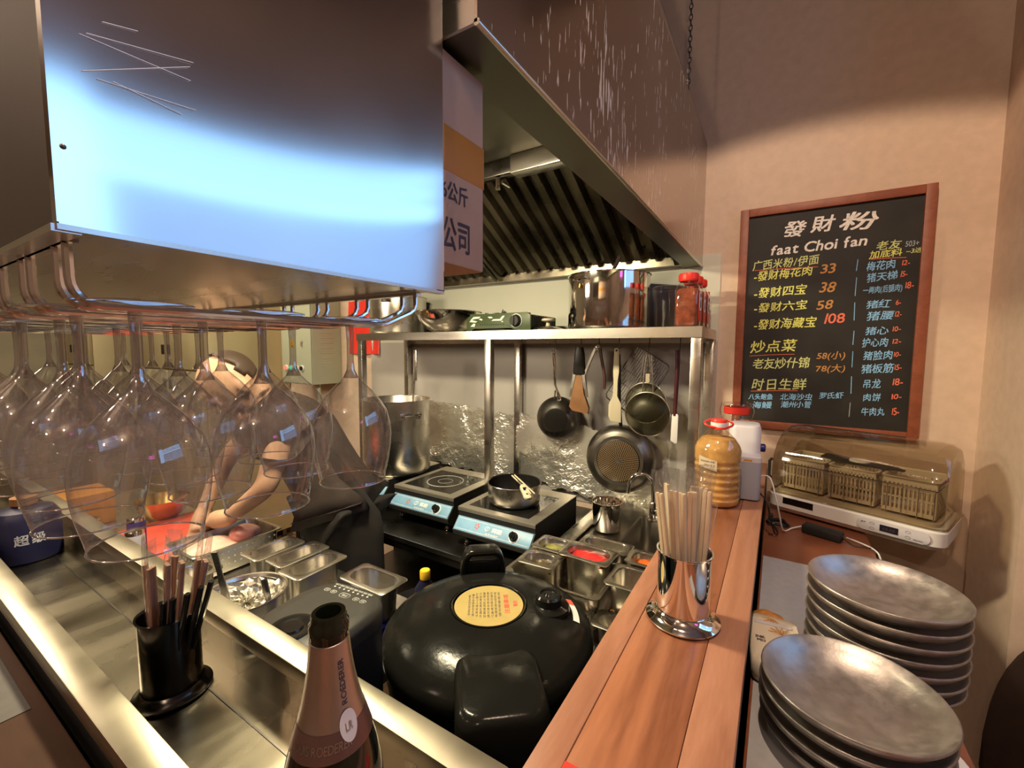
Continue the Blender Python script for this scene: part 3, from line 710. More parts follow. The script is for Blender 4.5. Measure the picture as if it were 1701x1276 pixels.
# ------------------------------------------------------------------ crumpled foil on the wall
def crumple(poly, name, label, seed, dents=90, loc=(0, 0, 0), amp=.016):
    """foil sheet in the xz plane, bulging towards -y; poly gives left x, right x, top z and bottom z curves"""
    rng = random.Random(seed)
    folds = []
    for _ in range(dents):
        a = rng.uniform(0, PI); lo = rng.random() < .35; fq = rng.uniform(3, 9) if lo else rng.uniform(12, 60); folds.append((math.cos(a), math.sin(a), rng.uniform(-1, 1)*.9, fq, rng.uniform(.3, 1)*amp*(4.0 if lo else 2.4)/fq))
    xl, xr, ztop, zbot = poly
    def fn(u, v):
        x = xl+(xr-xl)*u; zt, zb = ztop(u), zbot(u)
        z = zb+(zt-zb)*v
        y = 0
        for c, s_, o, fq, am in folds:
            q = (x*c+z*s_)*fq+o*9
            y += am*(abs(q-2*math.floor(q/2+.5))-.5)
        y += rng.uniform(-1, 1)*amp*.07
        y = amp*.85*math.tanh(y/(amp*.85))
        return (x+rng.uniform(-1, 1)*.004, -.016-y*.9, z+rng.uniform(-1, 1)*.004)
    mb = MB().grid(fn, 88, 60)
    return solo(name, mb, m['foil'], label, 'foil', loc, smooth=0)
jag = lambda u, a, s_: a*math.sin(u*23+s_)*.5+a*math.sin(u*51+s_*2)*.5
crumple((-.33, .325, lambda u: .215-.045*u+jag(u, .008, 1), lambda u: -.15-.055*u+jag(u, .014, 2)), 'wall_foil', 'crumpled foil sheet behind the middle cooker, left of the post', 11, loc=(-1.52, 1.975, -.52))
crumple((-.36, .355, lambda u: .19-.085*u+jag(u, .008, 3), lambda u: -.16-.06*u+jag(u, .012, 4)), 'wall_foil', 'crumpled foil sheet behind the hanging pans, right of the post', 12, loc=(-.815, 1.975, -.52))
# ------------------------------------------------------------------ induction cookers
def cooker():
    t = thing('induction_cooker', '', 'cooker', (0, 0, 0), 0, 'induction cookers on the cooking counter')
    W, D, H, f = .355, .375, .145, .018          # front edge at y=0, left side x=-W/2; z=0 at feet bottom
    hx = W/2
    prof = [(0.012, f), (-.035, f+.030), (-.040, f+.048), (0.002, H-.032), (0, H), (D, H), (D, f)]
    build('body', MB().loops([[(-hx, y, z) for y, z in prof], [(hx, y, z) for y, z in prof]]), m['matte_black'], t, smooth=0)
    build('top_frame', MB().span((-hx-.001, -.001, H), (hx+.001, D, H+.004), .001).span((-hx-.001, -.0015, H-.012), (hx+.001, 0, H), 0), m['hobsteel'], t)
    build('glass_plate', MB().span((-hx+.030, .032, H+.0035), (hx-.045, D-.075, H+.0048)), m['black_glass'], t, smooth=0)
    rg = MB()
    for r in (.035, .085, .088): rg.tube([(-.008+r*math.cos(a), .165+r*math.sin(a), H+.0050) for a in [2*PI*i/56 for i in range(56)]], .0007, 4, closed=True)
    build('ring_mark', rg, m['white_print'], t)
    # sloping blue control panel
    p0 = Vector((0, -.040, f+.048)); p1 = Vector((0, 0.002, H-.032)); L = (p1-p0).length
    ang = math.atan2(p1.z-p0.z, p1.y-p0.y)
    Mp = T(0, p0.y, p0.z) @ RX(ang)
    pn = build('control_panel', MB().span((-hx+.004, .003, 0), (hx-.004, L-.003, .0025), .001, M=Mp), m['blue_panel'], t)
    Ms = Mp @ T(0, 0, .0028)
    pr = MB()
    for a, b in (((-hx+.012, .010), (hx-.012, .0112)), ((-hx+.012, L-.0112), (hx-.012, L-.010))): pr.span((a[0], a[1], 0), (b[0], b[1], .0003), M=Ms)
    pr.tube([(-.021+.009*math.cos(a), L*.55+.009*math.sin(a), 0) for a in [2*PI*i/20 for i in range(20)]], .0016, 4, closed=True, M=Ms)
    pr.bar((-.021, L*.55-.009, 0), (-.021, L*.55+.009, 0), .0015, 4, M=Ms)
    write(pr, '辉朗', .045, .018, Ms @ T(.022, L*.55, 0), .03)
    write(pr, '商用电磁炉', .06, .006, Ms @ T(.005, L*.25, 0), .01)
    build('panel_print', pr, m['white_print'], pn, smooth=0, keep=True)
    rp = MB(); 
    for k in range(5): rp.sphere((-.070+.008*math.cos(k*1.26), L*.55+.008*math.sin(k*1.26), 0), (.0035, .0035, .0006), M=Ms, u=8, v=6)
    build('panel_emblem', rp, m['red_print'], pn)
    kb = build('knob', MB().lathe([(.017, 0), (.017, .006), (.0145, .008), (.0135, .020), (.012, .022), (0, .022)], 28, M=Ms @ T(.100, L*.5, 0)).span((.098, L*.5-.013, .022), (.102, L*.5+.013, .025), M=Ms), m['gloss_black'], t)
    build('knob_dial', MB().lathe([(.022, .0002), (.0185, .0008), (.0165, .0008)], 28, M=Ms @ T(.100, L*.5, 0)), m['white_print'], kb)
    for sx in (-1, 1):
        for y in (.0, D-.04):
            build('foot', MB().lathe([(.013, 0), (.014, .003), (.009, .007), (.007, .019)], 18, M=T(sx*(hx-.04), y+.005, 0), cap0=True, cap1=True), m['chrome'], t)
    return t
c0 = cooker()
for i, (x, y, r, lab) in enumerate(((-1.335, 1.405, 0.0, 'black induction cooker with blue panel, bare hob, middle of three'),
                               (-.905, 1.345, 0.0, 'black induction cooker with blue panel under the saucepan with chopsticks'),
                               (-1.772, 1.44, 0.0, 'black induction cooker with blue panel under the tall stock pot'))):
    o = c0 if i == 0 else dup(c0)
    o.location = (x, y, -.785+EYE+.0015); o.rotation_euler = (0, 0, r); o['label'] = lab
HOB = -.785+.145+.0065

# ------------------------------------------------------------------ pots and pans
def pot_profile(R, H, t=.002, lip=.004, rb=.012):
    o = [(0, 0), (R-rb, 0), (R-rb*.3, rb*.3), (R, rb), (R, H-.004), (R+lip, H-.002), (R+lip, H), (R, H)]
    i = [(R-t, H-.002), (R-t, rb+t), (R-rb, t+.001), (0, t+.001)]
    return o+i
def stock_pot():
    t = thing('stock_pot', 'tall stainless stock pot with a ladle on the left cooker', 'pot', (-1.70, 1.60, HOB))
    R, H = .172, .375
    build('body', MB().lathe(pot_profile(R, H), 64), m['steely'], t, smooth=50)
    for a in (-.35, -.35+PI):
        h = MB().tube([(R-.002, -.045, .30), (R+.028, -.042, .31), (R+.036, 0, .312), (R+.028, .042, .31), (R-.002, .045, .30)], .005, 8, M=RZ(a))
        h.span((R-.001, -.055, .285), (R+.003, -.035, .315), .001, M=RZ(a)).span((R-.001, .035, .285), (R+.003, .055, .315), .001, M=RZ(a))
        build('side_handle', h, m['chrome'], t)
    return t
stock_pot()
solo('ladle', MB().tube([(-.05, .02, .0), (-.02, 0, .30), (.0, 0, .56)], [.004, .006, .008], 8).box((.0, 0, .50), (.020, .006, .16), .002).sphere((-.055, .02, -.01), (.04, .04, .022)), m['steel'], 'long steel ladle standing in the tall stock pot', 'ladle', (-1.60, 1.64, HOB+.05))
def saucepan():
    t = thing('saucepan', 'round steel saucepan with dark inside on the right cooker', 'pan', (-.915, 1.505, HOB))
    R, H = .108, .085
    build('body', MB().lathe([(0, 0), (R-.015, 0), (R-.003, .008), (R, .02), (R+.001, H), (R+.004, H+.001), (R+.003, H+.003)], 56), m['steely'], t, smooth=50)
    build('inner_wall', MB().lathe([(R+.003, H+.003), (R-.001, H), (R-.002, .02), (R-.016, .004), (0, .004)], 56), m['nonstick'], t, smooth=50)
saucepan()
def chopstick(mb, a, b, r0=.0032, r1=.0022): mb.tube([a, b], [r0, r1], 8)
solo('chopstick', (lambda q: (chopstick(q, (-.048, .06, -.004), (.152, -.13, .006)), q)[1])(MB()), m['bamboo'], 'brown chopstick across the saucepan, nearer the thermometer', 'chopstick', (-.915, 1.505, HOB+.0925))
solo('chopstick', (lambda q: (chopstick(q, (-.043, .073, -.004), (.163, -.12, .006)), q)[1])(MB()), m['bamboo'], 'brown chopstick across the saucepan, nearer the wall', 'chopstick', (-.915, 1.505, HOB+.0925))
def thermo():
    t = thing('thermometer', 'white digital probe thermometer clipped on the saucepan rim', 'thermometer', (-.812, 1.415, HOB+.092))
    M0 = RZ(-.75) @ RY(.35)
    build('case', MB().prism([(x, y) for x, y, z in rrect(.085, .030, .014, n=6)], -.005, .005, M=M0 @ T(.01, 0, 0), bev=.0015), m['cream_rubber'], t)
    build('display', MB().span((-.012, -.007, .0045), (.006, .007, .0058), M=M0), m['screen'], t, smooth=0)
    build('probe', MB().bar((-.03, 0, 0), (-.10, 0, -.028), .0016, 6, M=M0), m['chrome'], t)
    build('button', MB().lathe([(.004, .0045), (.004, .006), (0, .006)], 14, M=M0 @ T(.028, 0, 0)), m['matte_black'], t)
thermo()

# items on the over-shelf
SH = .0835
def big_pot():
    t = thing('stock_pot', 'wide polished pot with a ladle on the over-shelf beside the spice jars', 'pot', (-.625, 1.785, SH))
    R, H = .168, .225
    build('body', MB().lathe(pot_profile(R, H), 64), m['chrome'], t, smooth=50)
    for a in (-1.95, 1.2):
        h = MB().tube([(R-.002, -.04, H-.03), (R+.014, -.036, H-.026), (R+.016, 0, H-.024), (R+.014, .036, H-.026), (R-.002, .04, H-.03)], .004, 8, M=RZ(a))
        build('side_handle', h, m['chrome'], t)
    build('padlock_tag', MB().box((R+.008, 0, H-.055), (.006, .014, .02), .002, M=RZ(-1.95)), m['brass'], t)
big_pot()
solo('ladle', MB().tube([(-.05, 0, 0), (0, .0, .12), (.06, .0, .24)], [.004, .006, .009], 8), m['darksteel'], 'dark ladle handle sticking out of the wide polished pot', 'ladle', (-.625, 1.74, SH+.055))
def shelf_pot():
    t = thing('stock_pot', 'plain steel pot at the left end of the over-shelf', 'pot', (-1.885, 1.80, SH))
    build('body', MB().lathe(pot_profile(.16, .21), 56), m['steely'], t, smooth=50)
    build('side_handle', MB().box((.168, 0, .18), (.014, .05, .02), .003, M=RZ(-1.15)), m['nonstick'], t)
shelf_pot()
solo('mixing_bowl', MB().lathe([(0, 0), (.07, 0), (.11, .018), (.155, .065), (.172, .108), (.178, .11), (.176, .112), (.170, .109), (.152, .066), (.108, .021), (.07, .003), (0, .003)], 60), m['chrome'], 'shiny steel mixing bowl on the over-shelf left of the green stove', 'bowl', (-1.50, 1.79, SH))
def stove():
    t = thing('camp_stove', 'dark green portable gas stove on the over-shelf', 'stove', (-1.085, 1.765, SH))
    hx, hy, H = .172, .125, .078
    # front plate with a raised foot arch
    fp = [(-hx, .0), (-hx+.02, 0), (-hx+.045, .014), (.075, .014), (.10, 0), (hx, 0), (hx, H-.012), (hx-.02, H), (-hx+.03, H), (-hx, H-.02)]
    build('front_plate', MB().prism(fp, 0, .012, M=T(0, -hy, 0) @ RX(PI/2), bev=.002), m['green'], t)
    build('body', MB().span((-hx+.01, -hy, .012), (hx-.01, hy, H-.008), .004), m['nonstick'], t)
    ribs = MB()
    for k in range(13): ribs.span((hx-.010, -hy+.01+k*.018, .018), (hx-.002, -hy+.02+k*.018, H-.012))
    build('side_ribs', ribs, m['matte_black'], t, smooth=0)
    build('knob', MB().lathe([(.026, 0), (.026, .010), (.022, .022), (0, .022)], 28, M=T(.10, -hy-.012, .042) @ RX(PI/2)).box((.10, -hy-.036, .042), (.006, .008, .04), .001), m['matte_black'], t)
    build('knob_ring', MB().tube([(.10+.029*math.cos(a), -hy-.013, .042+.029*math.sin(a)) for a in [2*PI*i/32 for i in range(32)]], .0022, 6, closed=True), m['silver_print'], t)
    d = MB(); Md = T(0, -hy-.0125, 0) @ RX(PI/2)
    for q in ([(-.15, .05), (-.13, .066), (-.09, .066), (-.10, .058), (-.125, .056)], [(-.155, .044), (-.14, .052), (-.108, .044), (-.12, .040)], [(-.03, .045), (-.02, .052), (.015, .052), (.03, .066), (.042, .066), (.024, .045)], [(-.148, .022), (-.13, .036), (-.12, .034), (-.125, .020)], [(-.05, .064), (-.03, .064), (-.022, .058), (-.04, .056)], [(.022, .040), (.03, .044), (.034, .038)], [(-.10, .054), (-.085, .048), (-.078, .052), (-.09, .058)]):
        d.prism(q, 0, .0006, M=Md)
    build('front_print', d, m['silver_print'], t, smooth=0)
    sl = MB()
    for k in range(11): sl.span((-.095+k*.0125, -hy-.0128, .026), (-.089+k*.0125, -hy-.0118, .031))
    build('vent_slot', sl, m['matte_black'], t, smooth=0)
    gr = MB().lathe([(.075, 0), (.10, .004), (.105, .01), (.10, .012), (.06, .004)], 32, M=T(-.03, 0, H-.008))
    for k in range(4): gr.box((.075, 0, .016), (.07, .006, .012), .001, M=T(-.03, 0, H-.008) @ RZ(k*PI/2+.4))
    build('burner_grate', gr, m['nonstick'], t)
    build('warning_fin', MB().prism([(0, 0), (.016, 0), (.012, .022)], -.002, .002, M=T(-.03, -.06, H+.003) @ RX(PI/2)), m['matte_black'], t, smooth=0)
stove()
def pot_lid():
    t = thing('pot_lid', 'pale pot lid with a cream knob on the over-shelf beside the green stove', 'lid', (-.865, 1.70, SH))
    build('dome', MB().lathe([(.074, .0), (.074, .003), (.060, .010), (.03, .017), (0, .019), ], 40, cap0=True), m['pansteel'], t)
    build('knob', MB().lathe([(.008, .016), (.012, .020), (.009, .026), (.0095, .036), (.022, .038), (.029, .042), (.029, .049), (.022, .053), (0, .053)], 26, cap0=True), m['knob_cream'], t)
pot_lid()
def tub():
    t = thing('plastic_tub', 'clear plastic tub between the wide pot and the spice jars', 'tub', (-.395, 1.86, SH))
    build('body', MB().lathe([(0, 0), (.055, 0), (.058, .004), (.066, .16), (.069, .165), (.069, .168)], 40), m['clearp'], t)
    build('lid_rim', MB().lathe([(.070, .160), (.071, .170), (.066, .172), (0, .172)], 40), m['clearp'], t)
tub()
def spice_jar():
    t = thing('spice_jar', '', 'jar', (0, 0, 0), 0, 'red-capped spice jars on the over-shelf')
    W, H = .082, .165
    def sec(w, z, r=.018): return rrect(w, w, r, z)
    build('body', MB().loops([sec(W-.01, 0), sec(W, .006), sec(W, H-.035), sec(W-.012, H-.020, .02), sec(.056, H-.006, .027), sec(.056, H, .027)], cap1=False), m['clearp'], t, smooth=50)
    build('contents', MB().loops([sec(W-.012, .002), sec(W-.006, .008), sec(W-.006, H-.04), sec(W-.02, H-.03, .02)]), m['spice'], t, smooth=50)
    cap = MB().lathe([(.031, H-.004), (.0335, H), (.0335, H+.020), (.031, H+.024), (0, H+.024)], 36, cap0=True)
    for k in range(36): cap.box((.0335, 0, H+.010), (.0016, .0028, .018), 0, M=RZ(k*PI/18))
    build('cap', cap, m['red_plastic'], t)
    lb = MB().span((W/2, -.026, .028), (W/2+.0008, .026, .060)).span((-.026, W/2, .028), (.026, W/2+.0008, .060))
    l = build('label', MB().span((W/2-.0002, -.028, .020), (W/2+.0010, .028, .124), .0004), m['red_plastic'], t)
    build('label_panel', MB().prism([(x, y) for x, y, z in rrect(.040, .066, .012)], 0, .0014, M=T(W/2, 0, .090) @ RZ(PI/2) @ RX(PI/2)), m['white_print'], l)
    dm = MB().sphere((W/2+.0016, 0, .080), (.0006, .010, .016), u=14, v=8); write(dm, '辣椒', .026, .014, T(W/2+.0017, 0, .110) @ RZ(PI/2) @ RX(PI/2), .02)
    build('label_print', dm, m['dark_print'], l, smooth=0)
    lb.bm.free()
    return t
j0 = None
for k, (x, y, lab) in enumerate(((-.288, 1.665, 'red-capped square spice jar at the front corner of the over-shelf'), (-.286, 1.752, 'red-capped spice jar, second from the front of the row'), (-.284, 1.838, 'red-capped spice jar, third from the front of the row'))):
    if j0 is None: j0 = spice_jar(); o = j0
    else: o = dup(j0)
    o.location = (x, y, SH+EYE); o['label'] = lab
def small_jar():
    t = thing('spice_jar', 'smaller pale jar with red cap at the wall end of the row', 'jar', (-.275, 1.925, SH), 0, 'red-capped spice jars on the over-shelf')
    build('body', MB().lathe([(0, 0), (.030, 0), (.032, .004), (.032, .11), (.022, .128), (.022, .134)], 30), m['clearp'], t)
    build('contents', MB().lathe([(0, .002), (.029, .002), (.029, .08), (0, .08)], 30), m['fat'], t)
    build('cap', MB().lathe([(.024, .132), (.024, .152), (0, .152)], 30, cap0=True), m['red_plastic'], t)
small_jar()

# ------------------------------------------------------------------ hanging utensils (hooks on the rail under the shelf at y=1.86)
HZ = .058
def hook(x, z_end, label, y=1.86):
    P = [(0, .006, -.006), (0, .003, .002), (0, -.003, .003), (0, -.006, -.004), (.002, -.004, -.02), (0, -.002, z_end-HZ+.008), (-.001, -.006, z_end-HZ-.002), (0, -.012, z_end-HZ), (0, -.013, z_end-HZ+.006)]
    solo('wire_hook', MB().tube(P, .0021, 6), m['chain'], label, 'hook', (x, y, HZ), group='wire hooks under the over-shelf')
for x, ze, lab in ((-.905, -.005, 'wire hook holding the small round-bottomed pan'), (-.775, .005, 'wire hook holding the brown tongs'), (-.690, .010, 'wire hook holding the slim open tongs'), (-.598, -.004, 'wire hook holding the cream spatula'), (-.468, -.002, 'wire hook holding the strainers and grill rack'), (-.345, -.002, 'wire hook holding the maroon-handled scraper')):
    hook(x, ze, lab)
def small_pan():
    t = thing('frying_pan', 'small round-bottomed pan with a steel handle hanging on the left', 'pan', (-.905, 1.845, -.01))
    zc, R = -.325, .108
    Mb = T(-.005, .065, zc) @ RZ(.25) @ RX(PI/2)     # +z of the lathe faces the room (-y)
    build('body', MB().lathe([(R, 0), (R-.003, .012), (R-.018, .040), (R-.04, .056), (.058, .062), (.058, .064), (0, .064)], 48, M=Mb), m['darksteel'], t, smooth=35)
    build('base_disc', MB().lathe([(.0575, .0642), (.05, .066), (0, .066)], 40, M=Mb), m['nonstick'], t)
    h = MB().tube([(.0, .050, zc+R-.005), (.002, .035, zc+R+.03), (.001, .012, zc+R+.06), (0, .002, -.06), (0, -.006, -.012)], [.005, .0055, .006, .0085, .0075], 10)
    h.tube([(.010*math.cos(a), -.006, .002+.012*math.sin(a)) for a in [2*PI*i/16 for i in range(16)]], .003, 6, closed=True)
    build('handle', h, m['chrome'], t)
    rv = MB()
    for sx in (-1, 1): rv.tube([(sx*.018, .045, zc+R-.012), (sx*.006, .03, zc+R+.03)], .004, 6)
    build('handle_fork', rv, m['steel'], t)
small_pan()
def big_pan():
    t = thing('frying_pan', 'large pan hanging with its patterned round base facing out', 'pan', (-.598, 1.865, -.34))
    zc, R = -.155, .158
    Mb = T(.0, .050, zc) @ RZ(.10) @ RX(PI/2-.03)
    build('body', MB().lathe([(R, 0), (R-.002, .010), (R-.012, .030), (R-.030, .044), (.112, .050), (.110, .052), (.095, .052)], 64, M=Mb), m['sink'], t, smooth=35)
    base = build('base_disc', MB().lathe([(.096, .0525), (.094, .0535), (0, .0535)], 56, M=Mb), m['nonstick'], t)
    dots = MB()
    for r in range(1, 13):
        rr = .010+r*.0066; n = max(8, int(2*PI*rr/.0082))
        for k in range(n):
            a = 2*PI*k/n
            dots.box((rr*math.cos(a), rr*math.sin(a), .0538), (.0042, .0042, .0012), 0, M=Mb @ Matrix.Identity(4))
    build('base_studs', dots, m['copper'], base, smooth=0)
    build('base_hub', MB().lathe([(.013, .0535), (.011, .0556), (.004, .0556), (.004, .0545), (0, .0545)], 24, M=Mb), m['pansteel'], base)
    h = MB().tube([(0, .045, zc+R-.01), (0, .035, zc+R+.03), (0, .012, zc+R+.12), (0, .008, zc+R+.20), (0, 0, zc+R+.32)], [.008, .008, .008, .008, .005], 10)
    build('handle', h, m['nonstick'], t)
big_pan()
def brown_tongs():
    t = thing('kitchen_tongs', 'brown wooden-tipped kitchen tongs with dark grip hanging beside the small pan', 'tongs', (-.775, 1.842, .0))
    for s in (-1, 1):
        build('arm', MB().loops([[(s*.006, -.006, -.01), (s*.018, -.006, -.012), (s*.018, .004, -.012), (s*.006, .004, -.01)], [(s*.016, -.008, -.12), (s*.030, -.008, -.12), (s*.030, .004, -.12), (s*.016, .004, -.12)], [(s*.036, -.008, -.215), (s*.046, -.008, -.215), (s*.046, .004, -.215), (s*.036, .004, -.215)]]), m['steel'], t, smooth=0)
    build('grip', MB().loops([rrect(.034, .022, .008, .012), rrect(.046, .024, .009, -.02), rrect(.060, .024, .009, -.105), rrect(.056, .022, .008, -.112)]), m['nonstick'], t)
    build('wooden_tip', MB().loops([[(-.010, -.004, -.10), (.010, -.004, -.10), (.010, .012, -.10), (-.010, .012, -.10)], [(-.032, -.008, -.20), (.026, -.008, -.20), (.026, .012, -.20), (-.032, .012, -.20)], [(-.045, -.008, -.262), (.050, -.008, -.262), (.050, .01, -.262), (-.045, .01, -.262)], [(-.030, -.006, -.280), (.046, -.006, -.290), (.046, .008, -.290), (-.030, .008, -.280)]]), m['tan_wood'], t, smooth=30)
brown_tongs()
def slim_tongs():
    t = thing('kitchen_tongs', 'slim open steel tongs hanging left of the cream spatula', 'tongs', (-.690, 1.842, .012))
    for s, dx in ((-1, -.060), (1, .030)):
        build('arm', MB().loops([[(s*.004, -.005, -.004), (s*.016, -.005, -.004), (s*.016, .006, -.004), (s*.004, .006, -.004)], [(dx*.9+s*.003, -.005, -.13), (dx*.9+s*.013, -.005, -.13), (dx*.9+s*.013, .006, -.13), (dx*.9+s*.003, .006, -.13)], [(dx+s*.001, -.004, -.185), (dx+s*.010, -.004, -.185), (dx+s*.010, .005, -.185), (dx+s*.001, .005, -.185)]]), m['steel'] if s < 0 else m['maroon'], t, smooth=0)
    build('pivot', MB().lathe([(.009, -.006), (.012, -.004), (.012, .004), (.009, .006)], 20, M=RX(PI/2), cap0=True, cap1=True), m['chrome'], t)
slim_tongs()
def spatula():
    t = thing('spatula', 'cream silicone spatula hanging in front of the large pan', 'spatula', (-.598, 1.828, -.004))
    o = [(-.010, .008), (-.004, .014), (.006, .014), (.012, .006), (.013, -.09), (.008, -.13), (.006, -.195), (.014, -.208), (.026, -.228), (.027, -.31), (-.020, -.306), (-.030, -.285), (-.030, -.235), (-.020, -.212), (-.010, -.195), (-.010, -.13), (-.013, -.09)]
    build('blade', MB().prism(o, -.004, .004, M=RX(PI/2), bev=.0015), m['cream_rubber'], t)
    build('hang_hole', MB().lathe([(.0045, -.0046), (.0045, .0046)], 14, M=RX(PI/2) @ T(0, .002, 0), cap0=True, cap1=True), m['matte_black'], t)
spatula()
def strainer(name, label, x, y, zc, R, depth, rotz=0):
    t = thing('strainer', label, 'strainer', (x, y, zc), rotz)
    rim = MB().tube([(R*math.cos(a), 0, R*math.sin(a)) for a in [2*PI*i/48 for i in range(48)]], .0035, 8, closed=True)
    build('rim', rim, m['steel'], t)
    build('mesh_bowl', MB().lathe([(R, 0), (R*.93, depth*.35), (R*.75, depth*.7), (R*.45, depth*.95), (0, depth)], 40, M=RX(PI/2)), m['mesh_metal'], t)
    h = MB()
    for s in (-1, 1): h.tube([(s*.022, 0, R-.002), (s*.018, .0, R+.06), (s*.010, .004, -zc-.02)], .003, 8)
    build('handle', h, m['steel'], t)
    return t
strainer('strainer', 'fine-mesh strainer hanging in front, right of the large pan', -.462, 1.832, -.268, .092, .045)
strainer('strainer', 'second strainer half hidden behind the front strainer', -.480, 1.868, -.225, .086, .03)
solo('paper_tag', MB().span((-.008, -.001, -.018), (.008, .001, .018)), m['knob_cream'], 'small cream tag hanging on the strainer handles', 'tag', (-.462, 1.822, -.115))
def grill_rack():
    t = thing('grill_rack', 'dark wire grill rack hanging tilted behind the strainers', 'rack', (-.455, 1.893, -.02), (0, .55, 0))
    fr = MB().tube([(x, 0, z) for x, z, _ in rrect(.17, .27, .02, 0, 4, 0, -.14)], .003, 6, closed=True)
    build('outer_frame', fr, m['darksteel'], t)
    g = MB()
    for k in range(15): g.bar((-.075+k*.0107, 0, -.008), (-.075+k*.0107, 0, -.272), .0012, 5)
    for k in range(4): g.bar((-.084, .002, -.06-k*.06), (.084, .002, -.06-k*.06), .0014, 5)
    build('wires', g, m['darksteel'], t)
grill_rack()
def scraper():
    t = thing('scraper', 'white scraper with a long maroon handle beside the shelf post', 'scraper', (-.350, 1.838, -.004))
    build('handle', MB().tube([(0, 0, .006), (.002, 0, -.05), (-.003, 0, -.262)], [.009, .0085, .0075], 10), m['maroon'], t)
    build('head', MB().prism([(-.014, -.26), (-.010, -.254), (.008, -.254), (.012, -.26), (.011, -.372), (.004, -.378), (-.016, -.366)], -.005, .005, M=RX(PI/2), bev=.002), m['white_plastic'], t)
scraper()
# ------------------------------------------------------------------ sink, faucet, ingredient pans
def sink():
    x0, x1, y0, y1, z = -.675, -.236, 1.345, 1.975, -.712
    t = thing('steel_sink', 'small stainless steel sink in the corner beside the right cooker', 'sink', ((x0+x1)/2, (y0+y1)/2, z))
    hx, hy = (x1-x0)/2, (y1-y0)/2
    L = [rrect(2*hx, 2*hy, .012, -.03), rrect(2*hx, 2*hy, .012, .006), rrect(2*hx-.02, 2*hy-.02, .012, .006), rrect(2*hx-.026, 2*hy-.026, .012, 0)]
    b = lambda i, zz: rrect(2*hx-.24-i, 2*hy-.16-i, .04, zz, cx=.075, cy=-.03)
    L += [b(0, 0), b(.012, -.008), b(.03, -.16), b(.08, -.18)]
    build('basin', MB().loops(L, cap0=False), m['sink'], t, smooth=35)
    build('apron', MB().span((-hx, -hy, -.10), (hx, -hy+.003, -.03)).span((-hx, -hy+.004, FL-z+.002), (-hx+.02, -hy+.03, -.03)).span((hx-.02, -hy+.004, FL-z+.002), (hx, -hy+.03, -.03)).span((-hx, hy-.03, FL-z+.002), (-hx+.02, hy, -.03)).span((hx-.02, hy-.03, FL-z+.002), (hx, hy, -.03)), m['darksteel'], t, smooth=0)
    build('drain', MB().lathe([(.022, -.1795), (.018, -.178), (0, -.178)], 24, M=T(.075, -.03, 0)), m['chrome'], t)
sink()
def faucet():
    t = thing('faucet', 'slim gooseneck faucet at the back of the corner sink', 'faucet', (-.418, 1.79, -.7048))
    P = [(0, 0, .01), (0, 0, .145)]
    for k in range(1, 11):
        a = PI*k/10; P.append((-.046+.046*math.cos(a), -.012*(1-math.cos(a)), .145+.045*math.sin(a)*1.1))
    P.append((-.097, -.028, .108))
    build('spout', MB().tube(P, .0075, 12), m['chrome'], t)
    build('base', MB().lathe([(.020, 0), (.020, .006), (.014, .010), (.013, .075), (.009, .080)], 24, cap0=True, cap1=True), m['chrome'], t)
    build('lever', MB().bar((.0, 0, .045), (.055, -.015, .050), .006, 10).sphere((.058, -.016, .05), .009), m['chrome'], t)
faucet()
def steel_cup():
    t = thing('steel_cup', 'polished steel cup with rolled rim standing by the faucet', 'cup', (-.575, 1.64, -.7045))
    t.location = (-.553, 1.615, -.7055+EYE)
    build('body', MB().lathe([(0, 0), (.050, 0), (.054, .004), (.056, .108), (.062, .110), (.062, .113), (.056, .113), (.054, .108), (.052, .006), (0, .004)], 44), m['chrome'], t, smooth=50)
steel_cup()
solo('sink_plank', MB().span((-.028, -.28, 0), (.028, .24, .006), .002), m['steel'], 'flat steel strip along the left side of the sink', 'strip', (-.640, 1.66, -.7055))
solo('glass_bowl', MB().lathe([(0, 0), (.03, 0), (.05, .02), (.056, .045), (.054, .046), (.048, .022), (0, .004)], 32), m['clearp'], 'small clear bowl beside the faucet', 'bowl', (-.50, 1.88, -.7055))

def gn(L, W, D, r=.028, rim=.0125):
    lo = [rrect(L, W, .014, -.004), rrect(L+.001, W+.001, .014, -.001), rrect(L-.002, W-.002, .014, 0), rrect(L-2*rim, W-2*rim, r, 0), rrect(L-2*rim-.004, W-2*rim-.004, r, -.004), rrect(L-2*rim-.012, W-2*rim-.012, r*.9, -D+.014), rrect(L-2*rim-.022, W-2*rim-.022, r*.8, -D+.003), rrect(L-2*rim-.05, W-2*rim-.05, r*.5, -D+.0012)]
    mb = MB().loops(lo, cap0=False, cap1=True)
    out = [rrect(L, W, .014, -.004), rrect(L-2*rim+.002, W-2*rim+.002, r, -.004), rrect(L-2*rim-.008, W-2*rim-.008, r*.9, -D+.012), rrect(L-2*rim-.020, W-2*rim-.020, r*.8, -D)]
    mb.loops(out, cap0=False, cap1=True)
    bmesh.ops.remove_doubles(mb.bm, verts=mb.bm.verts[:], dist=1e-5)
    return mb
